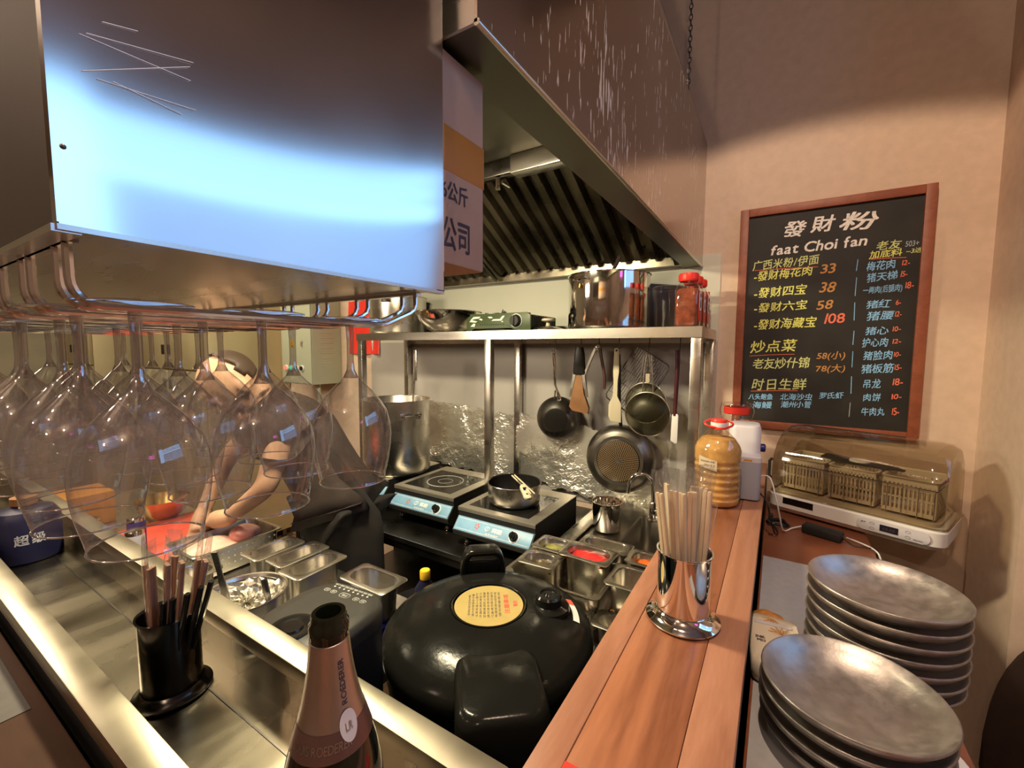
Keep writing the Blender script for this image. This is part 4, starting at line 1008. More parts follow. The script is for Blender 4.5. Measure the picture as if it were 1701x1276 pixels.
def pan(label, c, L, W, D, rot=0, group=None, r=.028, content=None, fill=.5, clabel=None):
    t = thing('food_pan', label, 'pan', c, rot, group)
    build('body', gn(L, W, D, r), m['pansteel'], t, smooth=35)
    if content:
        rng = random.Random(hash(clabel) % 1000 if False else len(clabel))
        lw, ww = L-.034, W-.034; z0 = -D*(1-fill)
        ph = [(rng.uniform(20, 70), rng.uniform(20, 70), rng.uniform(0, 6)) for _ in range(5)]
        def fn(u, v):
            x, y = (u-.5)*lw, (v-.5)*ww
            h = sum(math.sin(x*a+c_)*math.cos(y*b-c_) for a, b, c_ in ph)*.0022+rng.uniform(-.0016, .0016)
            e = min(u, 1-u, v, 1-v); h -= .006*max(0, 1-e*8)
            return (x, y, z0+h)
        g = MB().grid(fn, 26, 18)
        g.loops([rrect(lw-.01, ww-.01, .02, -D+.0025), rrect(lw-.004, ww-.004, .02, z0-.008)])
        solo(clabel[1], g, m[content], clabel[0], clabel[2], c, rot, kind='stuff', smooth=60)
    return t
GR = 'ingredient pans beside the bar'
ZP = -.62
def tray_outer():
    t = thing('serving_tray', 'long shallow steel tray holding the three small ingredient pans', 'tray', (-.525, 1.165, -.657))
    lo = [rrect(.30, .25, .02, -.003), rrect(.30, .25, .02, 0), rrect(.28, .23, .035, 0), rrect(.268, .218, .035, -.006), rrect(.256, .206, .03, -.104), rrect(.24, .19, .02, -.114)]
    mb = MB().loops(lo, cap0=False, cap1=True)
    mb.loops([rrect(.30, .25, .02, -.003), rrect(.284, .234, .035, -.004), rrect(.262, .212, .03, -.106), rrect(.246, .196, .02, -.1165)], cap0=False, cap1=True)
    bmesh.ops.remove_doubles(mb.bm, verts=mb.bm.verts[:], dist=1e-5)
    build('body', mb, m['pansteel'], t, smooth=35)
tray_outer()
D1 = .150
pan('steel ingredient pan of olive green pickles, back left beside the right cooker', (-.590, 1.214, ZP), .115, .100, D1, 0, GR, content='pickle', fill=.88, clabel=('heap of chopped olive green pickles in a steel pan', 'pickles', 'pickles'))
pan('steel ingredient pan of dark brown relish nearest the rice cooker', (-.582, 1.112, ZP-.004), .120, .090, .146, .05, GR, content='brownsauce', fill=.86, clabel=('dark brown relish in a steel pan nearest the rice cooker', 'relish', 'relish'))
pan('steel ingredient pan with red chilli paste in the middle of the tray', (-.464, 1.196, ZP+.010), .158, .106, .160, -.03, GR, .04, content='chili', fill=.91, clabel=('bright red chilli paste in a steel pan', 'chilli_paste', 'chilli'))
pan('empty long steel ingredient pan behind the red chilli pan, next to the sink', (-.445, 1.301, ZP), .165, .085, .090, -.02, GR)
pan('steel ingredient pan of orange chilli mix beside the bar edge', (-.298, 1.270, ZP), .130, .100, D1, -.03, GR, content='kimchi', fill=.88, clabel=('orange chilli mix in a steel pan beside the bar', 'chilli_mix', 'chilli'))
pan('steel ingredient pan with brown scraps, front right against the bar', (-.302, 1.142, ZP-.002), .150, .128, .148, -.02, GR, content='snack', fill=.45, clabel=('brown garlic scraps at the bottom of a steel pan', 'garlic_scraps', 'garlic'))
pan('low empty steel pan right behind the warning sticker of the rice cooker', (-.445, 1.058, -.70), .095, .085, .073, -.25, GR)
pan('low empty steel pan under the bar edge, front of the bench', (-.330, 1.043, -.70), .110, .078, .073, -.04, GR)
GL = 'empty small pans on the prep counter'
a9 = PI/2
pan('empty narrow steel pan, leftmost of three next to the meat tray', (-1.318, .722, ZP), .160, .096, .158, a9, GL, .05)
pan('empty narrow steel pan, middle of three on the prep counter', (-1.213, .738, ZP+.002), .160, .090, .160, a9-.02, GL, .05)
pan('empty narrow steel pan, rightmost of three on the prep counter', (-1.112, .722, ZP+.004), .164, .098, .162, a9+.02, GL, .05)
pan('single empty steel pan on the deep blue box', (-.882, .740, -.60), .170, .092, .095, 0, GL, .035)
pan('empty steel pan at the left, partly behind the wrapped chopsticks', (-1.36, .495, -.62), .16, .11, .158, a9+.15, GL, .03)
solo('blue_box', MB().span((-.085, -.05, 0), (.075, .05, .083), .003), m['blue_box'], 'deep blue box under the single empty steel pan', 'box', (-.885, .735, -.7795))
def tray_meat():
    t = thing('perforated_tray', 'perforated steel tray heaped with raw meat on the prep counter', 'tray', (-1.685, .755, -.68), 0)
    L, W, D = .21, .30, .094
    mb = gn(L, W, D, .03, .008)
    build('body', mb, m['pansteel'], t, smooth=35)
    h = MB()
    for sx in (-1, 1):
        for k in range(13):
            for q in range(3):
                y = -.12+k*.02; z = -.020-q*.022
                h.lathe([(.0034, 0), (0, .0004)], 10, M=T(sx*(L/2-.0072-.0012*q), y, z) @ RY(sx*PI/2))
    for k in range(9):
        for q in range(3):
            h.lathe([(.0034, 0), (0, .0004)], 10, M=T(-.08+k*.02, -(W/2-.0072-.0012*q), -.020-q*.022) @ RX(PI/2))
    build('perforation', h, m['white_print'], t, smooth=0)
tray_meat()
def lump(c, r, seed, n=3):
    rng = random.Random(seed); mb = MB()
    ico = bmesh.new(); bmesh.ops.create_icosphere(ico, subdivisions=4, radius=1)
    ph = [(Vector((rng.gauss(0, 1), rng.gauss(0, 1), rng.gauss(0, 1))).normalized(), rng.uniform(2, 7), rng.uniform(0, 6)) for _ in range(8)]
    for v in ico.verts:
        d = 1+sum(math.sin(v.co.dot(a)*f+p) for a, f, p in ph)*.035
        v.co = Vector((v.co.x*r[0]*d, v.co.y*r[1]*d, v.co.z*r[2]*d))+Vector(c)
    me = bpy.data.meshes.new('l'); ico.to_mesh(me); ico.free(); mb.mesh(me); return mb
solo('raw_meat', lump((0, 0, 0), (.082, .10, .040), 5), m['fat'], 'large pale slab of raw meat filling the near end of the perforated tray', 'meat', (-1.685, .702, -.722), smooth=180)
solo('raw_meat', lump((0, 0, 0), (.058, .050, .034), 8), m['meat'], 'pinkish red raw meat cut on top at the far end of the perforated tray', 'meat', (-1.668, .810, -.690), smooth=180)
solo('raw_meat', lump((0, 0, 0), (.05, .045, .025), 13), m['fat'], 'raw meat scraps on the red cutting board', 'meat', (-1.90, .80, -.735), smooth=180)
solo('cutting_board', MB().prism([(x, y) for x, y, z in rrect(.46, .30, .02)], 0, .015, bev=.003), m['red_board'], 'red plastic cutting board on the prep counter', 'cutting board', (-2.08, .765, -.7795))
fb = []
def foil_bowl():
    t = thing('foil_bowl', 'round steel bowl lined with crumpled foil behind the trough', 'bowl', (-1.095, .525, -.7795))
    R, H = .090, .178
    build('body', MB().lathe([(0, 0), (.05, 0), (.075, .03), (R, H), (R+.005, H+.001), (R+.005, H+.004), (R, H+.003), (R-.004, H-.005)], 44), m['steel'], t, smooth=50)
    rng = random.Random(4)
    def fn(u, v):
        r = (R-.004)*u; a = 2*PI*v
        return (r*math.cos(a), r*math.sin(a), H-.028+.022*u*u+rng.uniform(-.006, .006)*(1 if 0 < v < 1 else 0))
    build('foil_lining', MB().grid(fn, 12, 44), m['film_foil'], t, smooth=0)
foil_bowl()
solo('table_knife', MB().loops([rrect(.016, .004, .0015, -.09), rrect(.020, .005, .002, -.02), rrect(.013, .005, .002, .03), rrect(.016, .006, .002, .085)]), m['steel'], 'flat steel handle standing upright in the foil-lined bowl', 'utensil', (-1.09, .475, -.555), (.12, -.10, .5))
solo('spoon', MB().tube([(0, 0, -.03), (.01, 0, .05)], [.006, .008], 8), m['darksteel'], 'short dark spoon handle leaning in the foil-lined bowl', 'spoon', (-1.04, .55, -.615), (0, -.4, .2))

# ------------------------------------------------------------------ rice cooker
def rice_cooker():
    cx, cy, zr = -.535, .772, -.622
    t = thing('rice_cooker', 'big glossy black commercial rice cooker with round gold label on its lid', 'rice cooker', (cx, cy, -.9285))
    zb = zr+.9285                                     # rim height above base
    R = .236
    body = MB().lathe([(0, .012), (R-.05, .012), (R-.035, .02), (R-.020, .06), (R-.012, zb-.09), (R-.006, zb-.035), (R-.012, zb-.03)], 72)
    for k in range(4): body.lathe([(.018, 0), (.020, .013)], 14, M=T((R-.07)*math.cos(k*PI/2+.6), (R-.07)*math.sin(k*PI/2+.6), 0), cap0=True, cap1=True)
    build('body', body, m['gloss_black'], t, smooth=40)
    lid = build('lid', MB().lathe([(R-.014, zb-.034), (R-.002, zb-.030), (R, zb-.022), (R-.001, zb-.008), (R-.010, zb+.004), (R-.035, zb+.019), (.150, zb+.038), (.105, zb+.046), (.088, zb+.047), (.086, zb+.043), (.0, zb+.0445)], 80), m['lid_black'], t, smooth=35)
    az = math.atan2(-.77, .64)                        # hinge direction, towards the aisle
    Mh = RZ(az)
    # gold label in the sunken disc, with rings
    lb = build('round_label', MB().lathe([(.078, zb+.0448), (.0775, zb+.0456), (0, zb+.0456)], 56), m['gold_label'], lid, smooth=30)
    tx = MB(); rng = random.Random(5)
    Ml = T(0, 0, zb+.0458) @ RZ(.62)
    for k in range(9):
        x = -.044+k*.0085; hh = 2*math.sqrt(.070**2-x*x)*.72
        write(tx, ['使用前请先清洗内锅', '请勿空烧保持干燥', '注意高温小心蒸汽', '开盖时请先排压力', '定期清洁防止堵塞', '请勿浸水使用布擦', '儿童请勿靠近操作', '电源线请勿损坏弯', '请勿倒置使用'][k], hh, .0055, Ml @ T(x, 0, 0) @ RZ(PI/2), .0, 0, 0, rng)
    build('label_print', tx, m['dark_print'], lb, smooth=0, keep=True)
    tx = MB(); write(tx, '注意事项', .075, .012, Ml @ T(.040, 0, 0) @ RZ(PI/2), .02); write(tx, '警告', .024, .010, Ml @ T(.060, 0, 0) @ RZ(PI/2), .02)
    build('label_heading', tx, m['red_print'], lb, smooth=0, keep=True)
    build('label_ring', MB().tube([(.0835*math.cos(a), .0835*math.sin(a), zb+.0465) for a in [2*PI*i/64 for i in range(64)]], .0022, 6, closed=True), m['gloss_black'], lid)
    # carry handle on the far side
    hd = MB()
    prof = []
    n = 16
    for k in range(n+1):
        a = PI*k/n; prof.append((0, -.052*math.cos(a)*(1+.06*math.sin(a)), .070*min(1, 1.25*math.sin(a))**.7))
    Mk = Mh @ T(-.192, 0, zb+.012)
    lp = []
    for i, p in enumerate(prof):
        q0 = Vector(prof[max(i-1, 0)]); q1 = Vector(prof[min(i+1, n)]); tg = (q1-q0).normalized(); nn = Vector((1, 0, 0)).cross(tg)
        lp.append([Vector(p)+Vector((1, 0, 0))*x*1.0+nn*y for x, y, _ in rrect(.046, .017, .006, 0, 3)])
    hd.loops(lp, M=Mk)
    hd.box((0, 0, .010), (.034, .10, .028), .006, M=Mk).box((.016, 0, .030), (.006, .085, .040), .002, M=Mk)
    build('handle', hd, m['gloss_black'], lid, smooth=50)
    # steam knob
    ka = math.atan2(.066, .175); kx, ky = .150, .020
    Mn = T(.112, .078, zb+.037)
    build('steam_knob', MB().lathe([(.048, -.004), (.046, .004), (.036, .008), (.031, .010), (.030, .026), (.026, .031), (.020, .031), (.018, .027), (.010, .027), (.007, .031), (0, .031)], 44, M=Mn), m['gloss_black'], lid, smooth=35)
    st = MB()
    for k in range(14):
        pass
    a0, a1 = .05, .62
    rr = lambda a, r: (r*math.cos(a), r*math.sin(a))
    def arc(mb, a0, a1, r0, r1):
        # sticker following the lid slope
        f = lambda u, v: (*rr(a0+(a1-a0)*u, r0+(r1-r0)*v), zb+.0195+.0245*(1-((r0+(r1-r0)*v)-.150)/.051)*.78+.0012)
        mb.grid(f, 16, 2)
    arc(st, .42, .74, .190, .204)
    build('warning_sticker', st, m['white_print'], lid, smooth=60)
    st = MB(); arc(st, .74, .86, .190, .204)
    build('warning_sticker', st, m['red_print'], lid, smooth=60)['label'] = 'red end of the sticker'
    # hinge box rising behind the lid, towards the aisle
    hb = MB()
    sec = lambda x, z0, z1, w: (x, z0, z1, w)
    loops = []
    for x, z, L, W, r in ((0, -.30, .10, .155, .02), (0, -.02, .112, .160, .025), (-.030, .018, .170, .160, .035), (-.034, .032, .166, .152, .038), (-.036, .037, .150, .136, .04)):
        loops.append(rrect(L, W, r, z, 6, cx=x))
    hb.loops(loops, M=Mh @ T(R+.012, 0, zb))
    build('hinge_cover', hb, m['lid_black'], t, smooth=50)
    gv = MB()
    for k in range(3): gv.tube([(.0565, -.062, -.05-k*.035), (.0578, 0, -.048-k*.035), (.0565, .062, -.05-k*.035)], .0022, 6, M=Mh @ T(R+.012, 0, zb))
    build('vent_line', gv, m['gloss_black'], t)
rice_cooker()
def multi_cooker():
    t = thing('multi_cooker', 'rounded dark grey multi-cooker with touch buttons on its flat lid', 'cooker', (-.705, .470, -.76), .10)
    L, W, H = .19, .195, .272
    build('body', MB().loops([rrect(L-.02, W-.02, .06, 0, 8), rrect(L, W, .07, .02, 8), rrect(L, W, .07, H-.034, 8)]), m['matte_black'], t, smooth=40)
    build('lid', MB().loops([rrect(L+.003, W+.003, .071, H-.033, 8), rrect(L+.004, W+.004, .072, H-.014, 8), rrect(L-.004, W-.004, .070, H-.005, 8), rrect(L-.022, W-.022, .062, H-.0005, 8), rrect(L-.06, W-.06, .05, H+.001, 8)]), m['soft_black'], t, smooth=50)
    v = build('steam_vent', MB().lathe([(.040, H+.0005), (.039, H+.0025), (.030, H+.003), (.020, H-.002+.003), (.018, H+.004), (0, H+.004)], 44, M=T(-.005, -.058, 0)), m['gloss_black'], t, smooth=30)
    b = MB(); Mq = T(.0, .055, H+.0012) @ RZ(PI)
    for k, (w, h) in enumerate(((.013, .009), (.013, .009), (.024, .013), (.013, .009), (.013, .009))):
        x = (-.048, -.030, 0, .030, .048)[k]
        b.tube([(p[0], p[1], 0) for p in rrect(w, h, h/2-.0005, 0, 4, cx=x)], .00045, 4, closed=True, M=Mq)
        write(b, ['预约', '功能', '开始', '保温', '取消'][k], w*.6, h*.5, Mq @ T(x, 0, 0), .01)
    for k in range(8): b.lathe([(.0022, 0), (0, .0003)], 10, M=Mq @ T(-.044+k*.0125, -.016, 0))
    write(b, '精煮快煮煲粥煲汤', .10, .006, Mq @ T(0, -.024, 0), 0)
    build('button_print', b, m['silver_print'], t, smooth=0, keep=True)
multi_cooker()
solo('riser_box', MB().span((-.085, -.085, 0), (.085, .085, .1685), .004), m['darksteel'], 'dark steel box carrying the grey multi-cooker', 'box', (-.70, .475, -.9295))
def capped_bottle():
    t = thing('squeeze_bottle', 'bottle with yellow cap standing behind the big rice cooker', 'bottle', (-.842, .892, -.7795))
    build('body', MB().lathe([(0, 0), (.028, 0), (.030, .004), (.030, .09), (.014, .115), (.013, .122)], 30, cap1=True), m['navy'], t)
    build('cap', MB().lathe([(.015, .120), (.015, .142), (.013, .145), (0, .145)], 30, cap0=True), m['yellow'], t)
capped_bottle()
def black_wok():
    t = thing('wok', 'black wok with a long handle in the dark behind the rice cooker', 'wok', (-1.02, 1.085, -1.0))
    build('body', MB().lathe([(0, 0), (.05, .002), (.11, .035), (.15, .085), (.152, .087), (.148, .087), (.108, .04), (.05, .006), (0, .004)], 44), m['nonstick'], t)
    build('handle', MB().tube([(.14, .02, .08), (.24, .035, .10)], [.010, .012], 10), m['nonstick'], t)
    build('stand', MB().lathe([(.09, FL+1.0+.001), (.09, -.02+.03)], 24, cap0=True, cap1=True), m['darksteel'], t)
black_wok()

# ------------------------------------------------------------------ things in and on the trough
def champagne():
    t = thing('champagne_bottle', 'open dark sparkling-wine bottle with rose foil neck standing in the trough', 'bottle', (-.323, .222, -.5285))
    prof = [(0, .012), (.03, .006), (.040, .0), (.0435, .004), (.0440, .02), (.0440, .125), (.0425, .150), (.0375, .175), (.0310, .198), (.0250, .218), (.0205, .238), (.0175, .258), (.0158, .276), (.0155, .284), (.0165, .2845), (.0165, .292), (.0148, .2945), (.0146, .2985), (.0138, .3010), (.0105, .3010), (.0098, .298), (.0098, .25)]
    build('glass_body', MB().lathe(prof, 56), m['bottle'], t, smooth=45)
    def rad(z):
        for (r0, z0), (r1, z1) in zip(prof[3:], prof[4:]):
            if z0 <= z <= z1: return r0+(r1-r0)*(z-z0)/max(z1-z0, 1e-6)
        return .0155
    e = .0007
    fo = MB().lathe([(rad(z)+e, z) for z in [.210, .216, .224, .232, .242, .252, .262, .272, .2785]]+[(.0152, .279)], 56)
    cap = build('foil_capsule', fo, m['capsule'], t, smooth=50)
    band = [(rad(z)+e+.0003, z) for z in (.190, .194, .200, .206, .211)]
    build('foil_band', MB().lathe(band, 56), m['capsule_band'], t, smooth=50)
    ang = math.atan2(-.222, .315)                   # towards the eye
    pr = MB(); wrap(pr, 'ROEDERER', .038, .0050, .247, ang+.48, lambda z: rad(z)+e, .01, True)
    build('neck_print', pr, m['dark_print'], cap, smooth=0, keep=True)
    pr = MB(); wrap(pr, 'LOUIS ROEDERER', .054, .0072, .2005, ang-.32, lambda z: rad(z)+e+.0003, .0, False)
    build('band_print', pr, m['capsule'], t, smooth=0, keep=True)
    md = MB()
    # oval medallion wrapped on the shoulder
    am = ang+.50
    def oval(u, v):
        r_ = u; a = 2*PI*v; x = .0078*r_*math.cos(a); z = .212+.0125*r_*math.sin(a); rr = rad(z)+e+.0008
        return (rr*math.cos(am+x/rr), rr*math.sin(am+x/rr), z)
    md.grid(oval, 4, 32)
    me_ = build('medallion', md, m['lilac_plastic'], t, smooth=60)
    g = MB(); wrap(g, 'LR', .007, .007, .212, am, lambda z: rad(z)+e+.0011, .0); build('medallion_print', g, m['capsule'], me_, smooth=0, keep=True)
champagne()
def stick_holder(name, label, c, R, H, RB, mt, rot=0, foot=.018):
    t = thing(name, label, 'holder', c, rot)
    build('cup', MB().lathe([(R-.001, foot*.8), (R, foot), (R, H-.003), (R+.003, H-.001), (R+.003, H+.001), (R, H+.001), (R-.002, H-.003), (R-.002, foot+.003), (0, foot+.002)], 64), mt, t, smooth=40)
    build('foot', MB().lathe([(0, .001), (RB-.006, 0), (RB, .002), (RB+.001, .005), (RB-.004, .008), (R+.006, .011), (R+.001, foot+.002), (R-.002, foot)], 64), mt, t, smooth=40)
    return t
HC = (-.119, .742, -.4490)
stick_holder('chopstick_holder', 'polished steel chopstick holder standing on the wooden bar', HC, .0415, .118, .0575, m['chrome'])
def stick_pack():
    t = thing('wrapped_chopsticks', '', 'chopsticks', (0, 0, 0), 0, 'wrapped wooden chopsticks in the steel holder on the bar')
    for s in (-1, 1):
        build('chopstick', MB().loops([rrect(.0068, .0058, .0014, 0), rrect(.0068, .0060, .0014, .196), rrect(.0054, .0048, .0016, .198)], M=T(s*.0037, 0, 0)), m['bamboo'], t, smooth=30)
    rng = random.Random(2)
    def fn(u, v):
        a = 2*PI*u; z = .0+.236*v
        w, d = .0088, .0046
        if v > .84:
            q = (v-.84)/.16; w = .0088+.0030*q+rng.uniform(-.001, .001)*q; d = .0046*(1-q*.85)+rng.uniform(-.001, .001)
        return (w*math.copysign(abs(math.cos(a))**.7, math.cos(a)), d*math.copysign(abs(math.sin(a))**.7, math.sin(a)), z)
    mb = MB().grid(fn, 16, 26); bmesh.ops.remove_doubles(mb.bm, verts=mb.bm.verts[:], dist=1e-6)
    build('film_wrapper', mb, m['film'], t, smooth=0)
    return t
def stand_sticks(proto, C, tilt_list, label, base=.021):
    """tilt_list: (foot x, foot y, lean x, lean y, spin, lift)"""
    for i, (fx, fy, lx, ly, sp, up) in enumerate(tilt_list):
        o = proto if i == 0 else dup(proto)
        d = Vector((lx, ly, 1)).normalized()
        o.location = (C[0]+fx, C[1]+fy, C[2]+base+up+EYE)
        o.rotation_euler = (d.to_track_quat('Z', 'Y').to_matrix() @ Matrix.Rotation(sp, 3, 'Z')).to_euler()
        o['label'] = label(i)
# directions seen from the aisle: right = (.85,.53), depth = (-.53,.85)
rx, ry, dx, dy = .851, .525, -.525, .851
def rd(r, d): return (r*rx+d*dx, r*ry+d*dy)
rows = [(-.022, -.006, -.13, .0), (-.013, -.012, -.08, -.02), (-.004, -.014, -.05, .0), (.005, -.014, -.02, -.02), (.013, -.012, -.035, .02), (.024, -.004, .05, .02), (.012, .006, .03, .03), (.020, .012, .09, .05), (-.008, .012, -.09, .05)]
ups = [.0, .006, .001, .004, .001, .0, .004, -.001, .006]
nm = ['wrapped wooden chopsticks in the bar-top holder, farthest left', 'wrapped wooden chopsticks in the bar-top holder, second from left', 'wrapped wooden chopsticks in the bar-top holder, third from left', 'wrapped wooden chopsticks in the bar-top holder, fourth from left', 'wrapped wooden chopsticks in the bar-top holder, just left of the gap', 'wrapped wooden chopsticks in the bar-top holder, front one right of the gap', 'wrapped wooden chopsticks in the bar-top holder, middle one right of the gap', 'wrapped wooden chopsticks in the bar-top holder, farthest right', 'wrapped wooden chopsticks at the back of the bar-top holder']
TL = []
for (r, d, lr, ld), u in zip(rows, ups):
    f = rd(r, d); l = rd(lr, ld); TL.append((f[0], f[1], l[0], l[1], math.atan2(.525, .851), u))
stand_sticks(stick_pack(), HC, TL, lambda i: nm[i])
def clear_straw():
    f = rd(.026, .010); a = Vector((HC[0]+f[0], HC[1]+f[1], HC[2]+.03)); e = rd(.062, .035)
    b = Vector((HC[0]+e[0], HC[1]+e[1], HC[2]+.185))
    solo('chopstick_sleeve', MB().tube([(0, 0, 0), b-a], [.0065, .007], 10), m['film'], 'empty clear sleeve leaning out of the bar-top holder to the right', 'sleeve', tuple(a))
clear_straw()
HL = (-.775, .262, -.5295)
stick_holder('chopstick_holder', 'dark steel chopstick holder standing in the trough', HL, .0385, .128, .050, m['gunmetal'], foot=.014)
def brown_pack():
    t = thing('wrapped_chopsticks', '', 'chopsticks', (0, 0, 0), 0, 'wrapped brown chopsticks in the dark holder')
    for s in (-1, 1):
        build('chopstick', MB().loops([rrect(.0058, .0052, .0014, 0), rrect(.0062, .0056, .0014, .190)], M=T(s*.0034, 0, 0)), m['pinkwood'], t, smooth=30)
    rng = random.Random(9)
    def fn(u, v):
        a = 2*PI*u; q = max(0, (v-.8)/.2)
        w = .0080+.0035*q+rng.uniform(-.0008, .0008); d = .0044*(1-q*.7)+rng.uniform(-.0006, .0006)
        return (w*math.copysign(abs(math.cos(a))**.7, math.cos(a)), d*math.copysign(abs(math.sin(a))**.7, math.sin(a)), .232*v)
    mb = MB().grid(fn, 14, 24); bmesh.ops.remove_doubles(mb.bm, verts=mb.bm.verts[:], dist=1e-6)
    build('film_wrapper', mb, m['film'], t, smooth=0)
    return t
rx, ry, dx, dy = .85, .53, -.53, .85
TL = []
for r, d, lr, ld in ((-.022, -.006, -.02, .0), (-.013, -.014, .03, -.02), (-.004, -.010, .06, .02), (.004, -.004, .10, .03), (-.010, .008, .04, .06), (.008, .010, .16, .03), (.014, .003, .20, .05)):
    f = rd(r, d); l = rd(lr, ld); TL.append((f[0], f[1], l[0], l[1], .6, 0))
nl = ['farthest left', 'second from left', 'third from left', 'centre front', 'centre back', 'second from right', 'farthest right']
stand_sticks(brown_pack(), HL, TL, lambda i: 'brown chopsticks in clear wrapper in the dark trough holder, '+nl[i], .017)
def dark_stick():
    t = MB().loops([rrect(.0078, .0055, .0018, 0), rrect(.0085, .0065, .002, .14)], M=Matrix())
    return t
ds = None
for k, (r, d, lr, ld) in enumerate(((.002, -.026, .09, .0), (.010, -.024, .13, -.01), (.018, -.020, .20, .0), (.024, -.012, .25, .02), (.027, -.004, .30, .03))):
    f = rd(r, d); l = rd(lr, ld)
    if ds is None:
        o = ds = solo('black_chopstick', dark_stick(), m['gloss_black'], '', 'chopstick', (0, 0, 0), group='black sticks in the dark holder')
    else: o = ds.copy(); COL.objects.link(o)
    v = Vector((l[0], l[1], 1)).normalized()
    o.location = (HL[0]+f[0], HL[1]+f[1], HL[2]+.019+(.006*k)+EYE); o.rotation_euler = v.to_track_quat('Z', 'Y').to_euler()
    o['label'] = 'short black stick in the dark trough holder, '+['shortest and farthest left', 'second from left', 'in the middle of the black ones', 'fourth from left', 'leaning farthest right'][k]
def drum():
    t = thing('navy_canister', 'large navy canister with white lettering at the left end of the trough', 'canister', (-1.60, .258, -.5295))
    R, H = .064, .125
    build('body', MB().lathe([(0, 0), (R-.004, 0), (R, .004), (R, H-.02), (R-.012, H), (.022, H+.008), (.022, H+.014)], 44, cap1=True), m['navy'], t)
    build('cap', MB().lathe([(.024, H+.012), (.024, H+.030), (0, H+.030)], 30, cap0=True), m['tan_wood'], t)
    p = MB(); wrap(p, '超', .026, .026, .062, -.30, lambda z: R, .02); wrap(p, '级', .026, .026, .062, .16, lambda z: R, .02)
    build('print', p, m['lilac_plastic'], t, smooth=0, keep=True)
drum()

# ------------------------------------------------------------------ bar-top items
def sauce_bottle():
    t = thing('sauce_bottle', 'big ribbed plastic bottle of yellow paste with red cap and ring handle', 'bottle', (-.142, 1.385, -.4490))
    def prof(o=0):
        P = [(0, .002+o*.5), (.050-o, .0+o*.5), (.060-o, .006+o), (.062-o, .02)]
        z = .02
        for k in range(6):
            for q, dr in ((0, 0), (.004, -.0022), (.008, -.0024), (.012, -.0004), (.018, .0006)): P.append((.0625-o+dr, z+q))
            z += .0195
        P += [(.0630-o, z), (.0632-o, z+.025), (.058-o, z+.040), (.046-o, z+.058), (.030-o, z+.074), (.020-o, z+.084)]
        return P
    build('bottle_body', MB().lathe(prof()+[(.0195, .232), (.019, .236)], 48), m['oilpet'], t, smooth=50)
    P = [p for p in prof(.0016) if p[1] < .196]; P += [(0, P[-1][1]+.004)]
    build('paste', MB().lathe(P, 48), m['paste'], t, smooth=50)
    cap = MB().lathe([(.0215, .226), (.0215, .246), (.020, .249), (0, .249)], 36, cap0=True)
    build('cap', cap, m['red_plastic'], t)
    build('cap_band', MB().lathe([(.0219, .2275), (.0222, .229), (.0222, .239), (.0219, .2405)], 36), m['white_plastic'], t)
    hd = MB().lathe([(.020, .221), (.0235, .222), (.0235, .227), (.020, .228)], 36, cap0=True, cap1=True)
    ring = [(.040*math.cos(a), .018*math.sin(a)*.9, .236+.010*math.sin(a)) for a in [2*PI*i/40 for i in range(40)]]
    hd.tube(ring, .0032, 8, closed=True, M=RZ(.5))
    build('ring_handle', hd, m['red_plastic'], t)
    lab = MB()
    ang = math.atan2(-1.385, .142)-.42
    lab.grid(lambda u, v: ((.0645)*math.cos(ang-.42+.84*u), (.0645)*math.sin(ang-.42+.84*u), .118+.030*v-.010*u), 14, 2)
    l = build('paper_label', lab, m['knob_cream'], t, smooth=60)
    p = MB(); wrap(p, '老友粉酱料 蒜蓉', .042, .005, .134, ang, lambda z: .0648, 0); wrap(p, '2024 12 6', .03, .005, .124, ang+.1, lambda z: .0648, 0)
    build('label_print', p, m['dark_print'], l, smooth=0, keep=True)
sauce_bottle()
def dispenser():
    t = thing('water_dispenser', 'white and grey countertop appliance on the bar behind the yellow bottle', 'appliance', (-.082, 1.535, -.4490), .06)
    build('housing', MB().loops([rrect(.086, .10, .022, 0, 6), rrect(.088, .105, .024, .01, 6), rrect(.088, .105, .024, .212, 6), rrect(.080, .097, .022, .220, 6), rrect(.07, .085, .02, .222, 6)]), m['lilac_plastic'], t, smooth=40)
    build('water_tank', MB().loops([rrect(.066, .055, .014, .004, 5, cx=.012, cy=-.060), rrect(.070, .058, .014, .010, 5, cx=.012, cy=-.060), rrect(.070, .058, .014, .118, 5, cx=.012, cy=-.060)]), m['grey_plastic'], t, smooth=40)
    build('tank_lid', MB().loops([rrect(.071, .059, .014, .118, 5, cx=.012, cy=-.060), rrect(.071, .059, .014, .132, 5, cx=.012, cy=-.060), rrect(.064, .052, .014, .136, 5, cx=.012, cy=-.060)]), m['lilac_plastic'], t, smooth=40)
    build('lid_mark', MB().span((.0, -.0905, .122), (.022, -.0893, .1265)), m['orange_print'], t, smooth=0)
    build('plug_socket', MB().lathe([(.012, 0), (.013, .010), (.010, .014), (0, .014)], 20, M=T(.044, -.01, .150) @ RY(PI/2)), m['blue_box'], t)
    return t
APPL = dispenser()
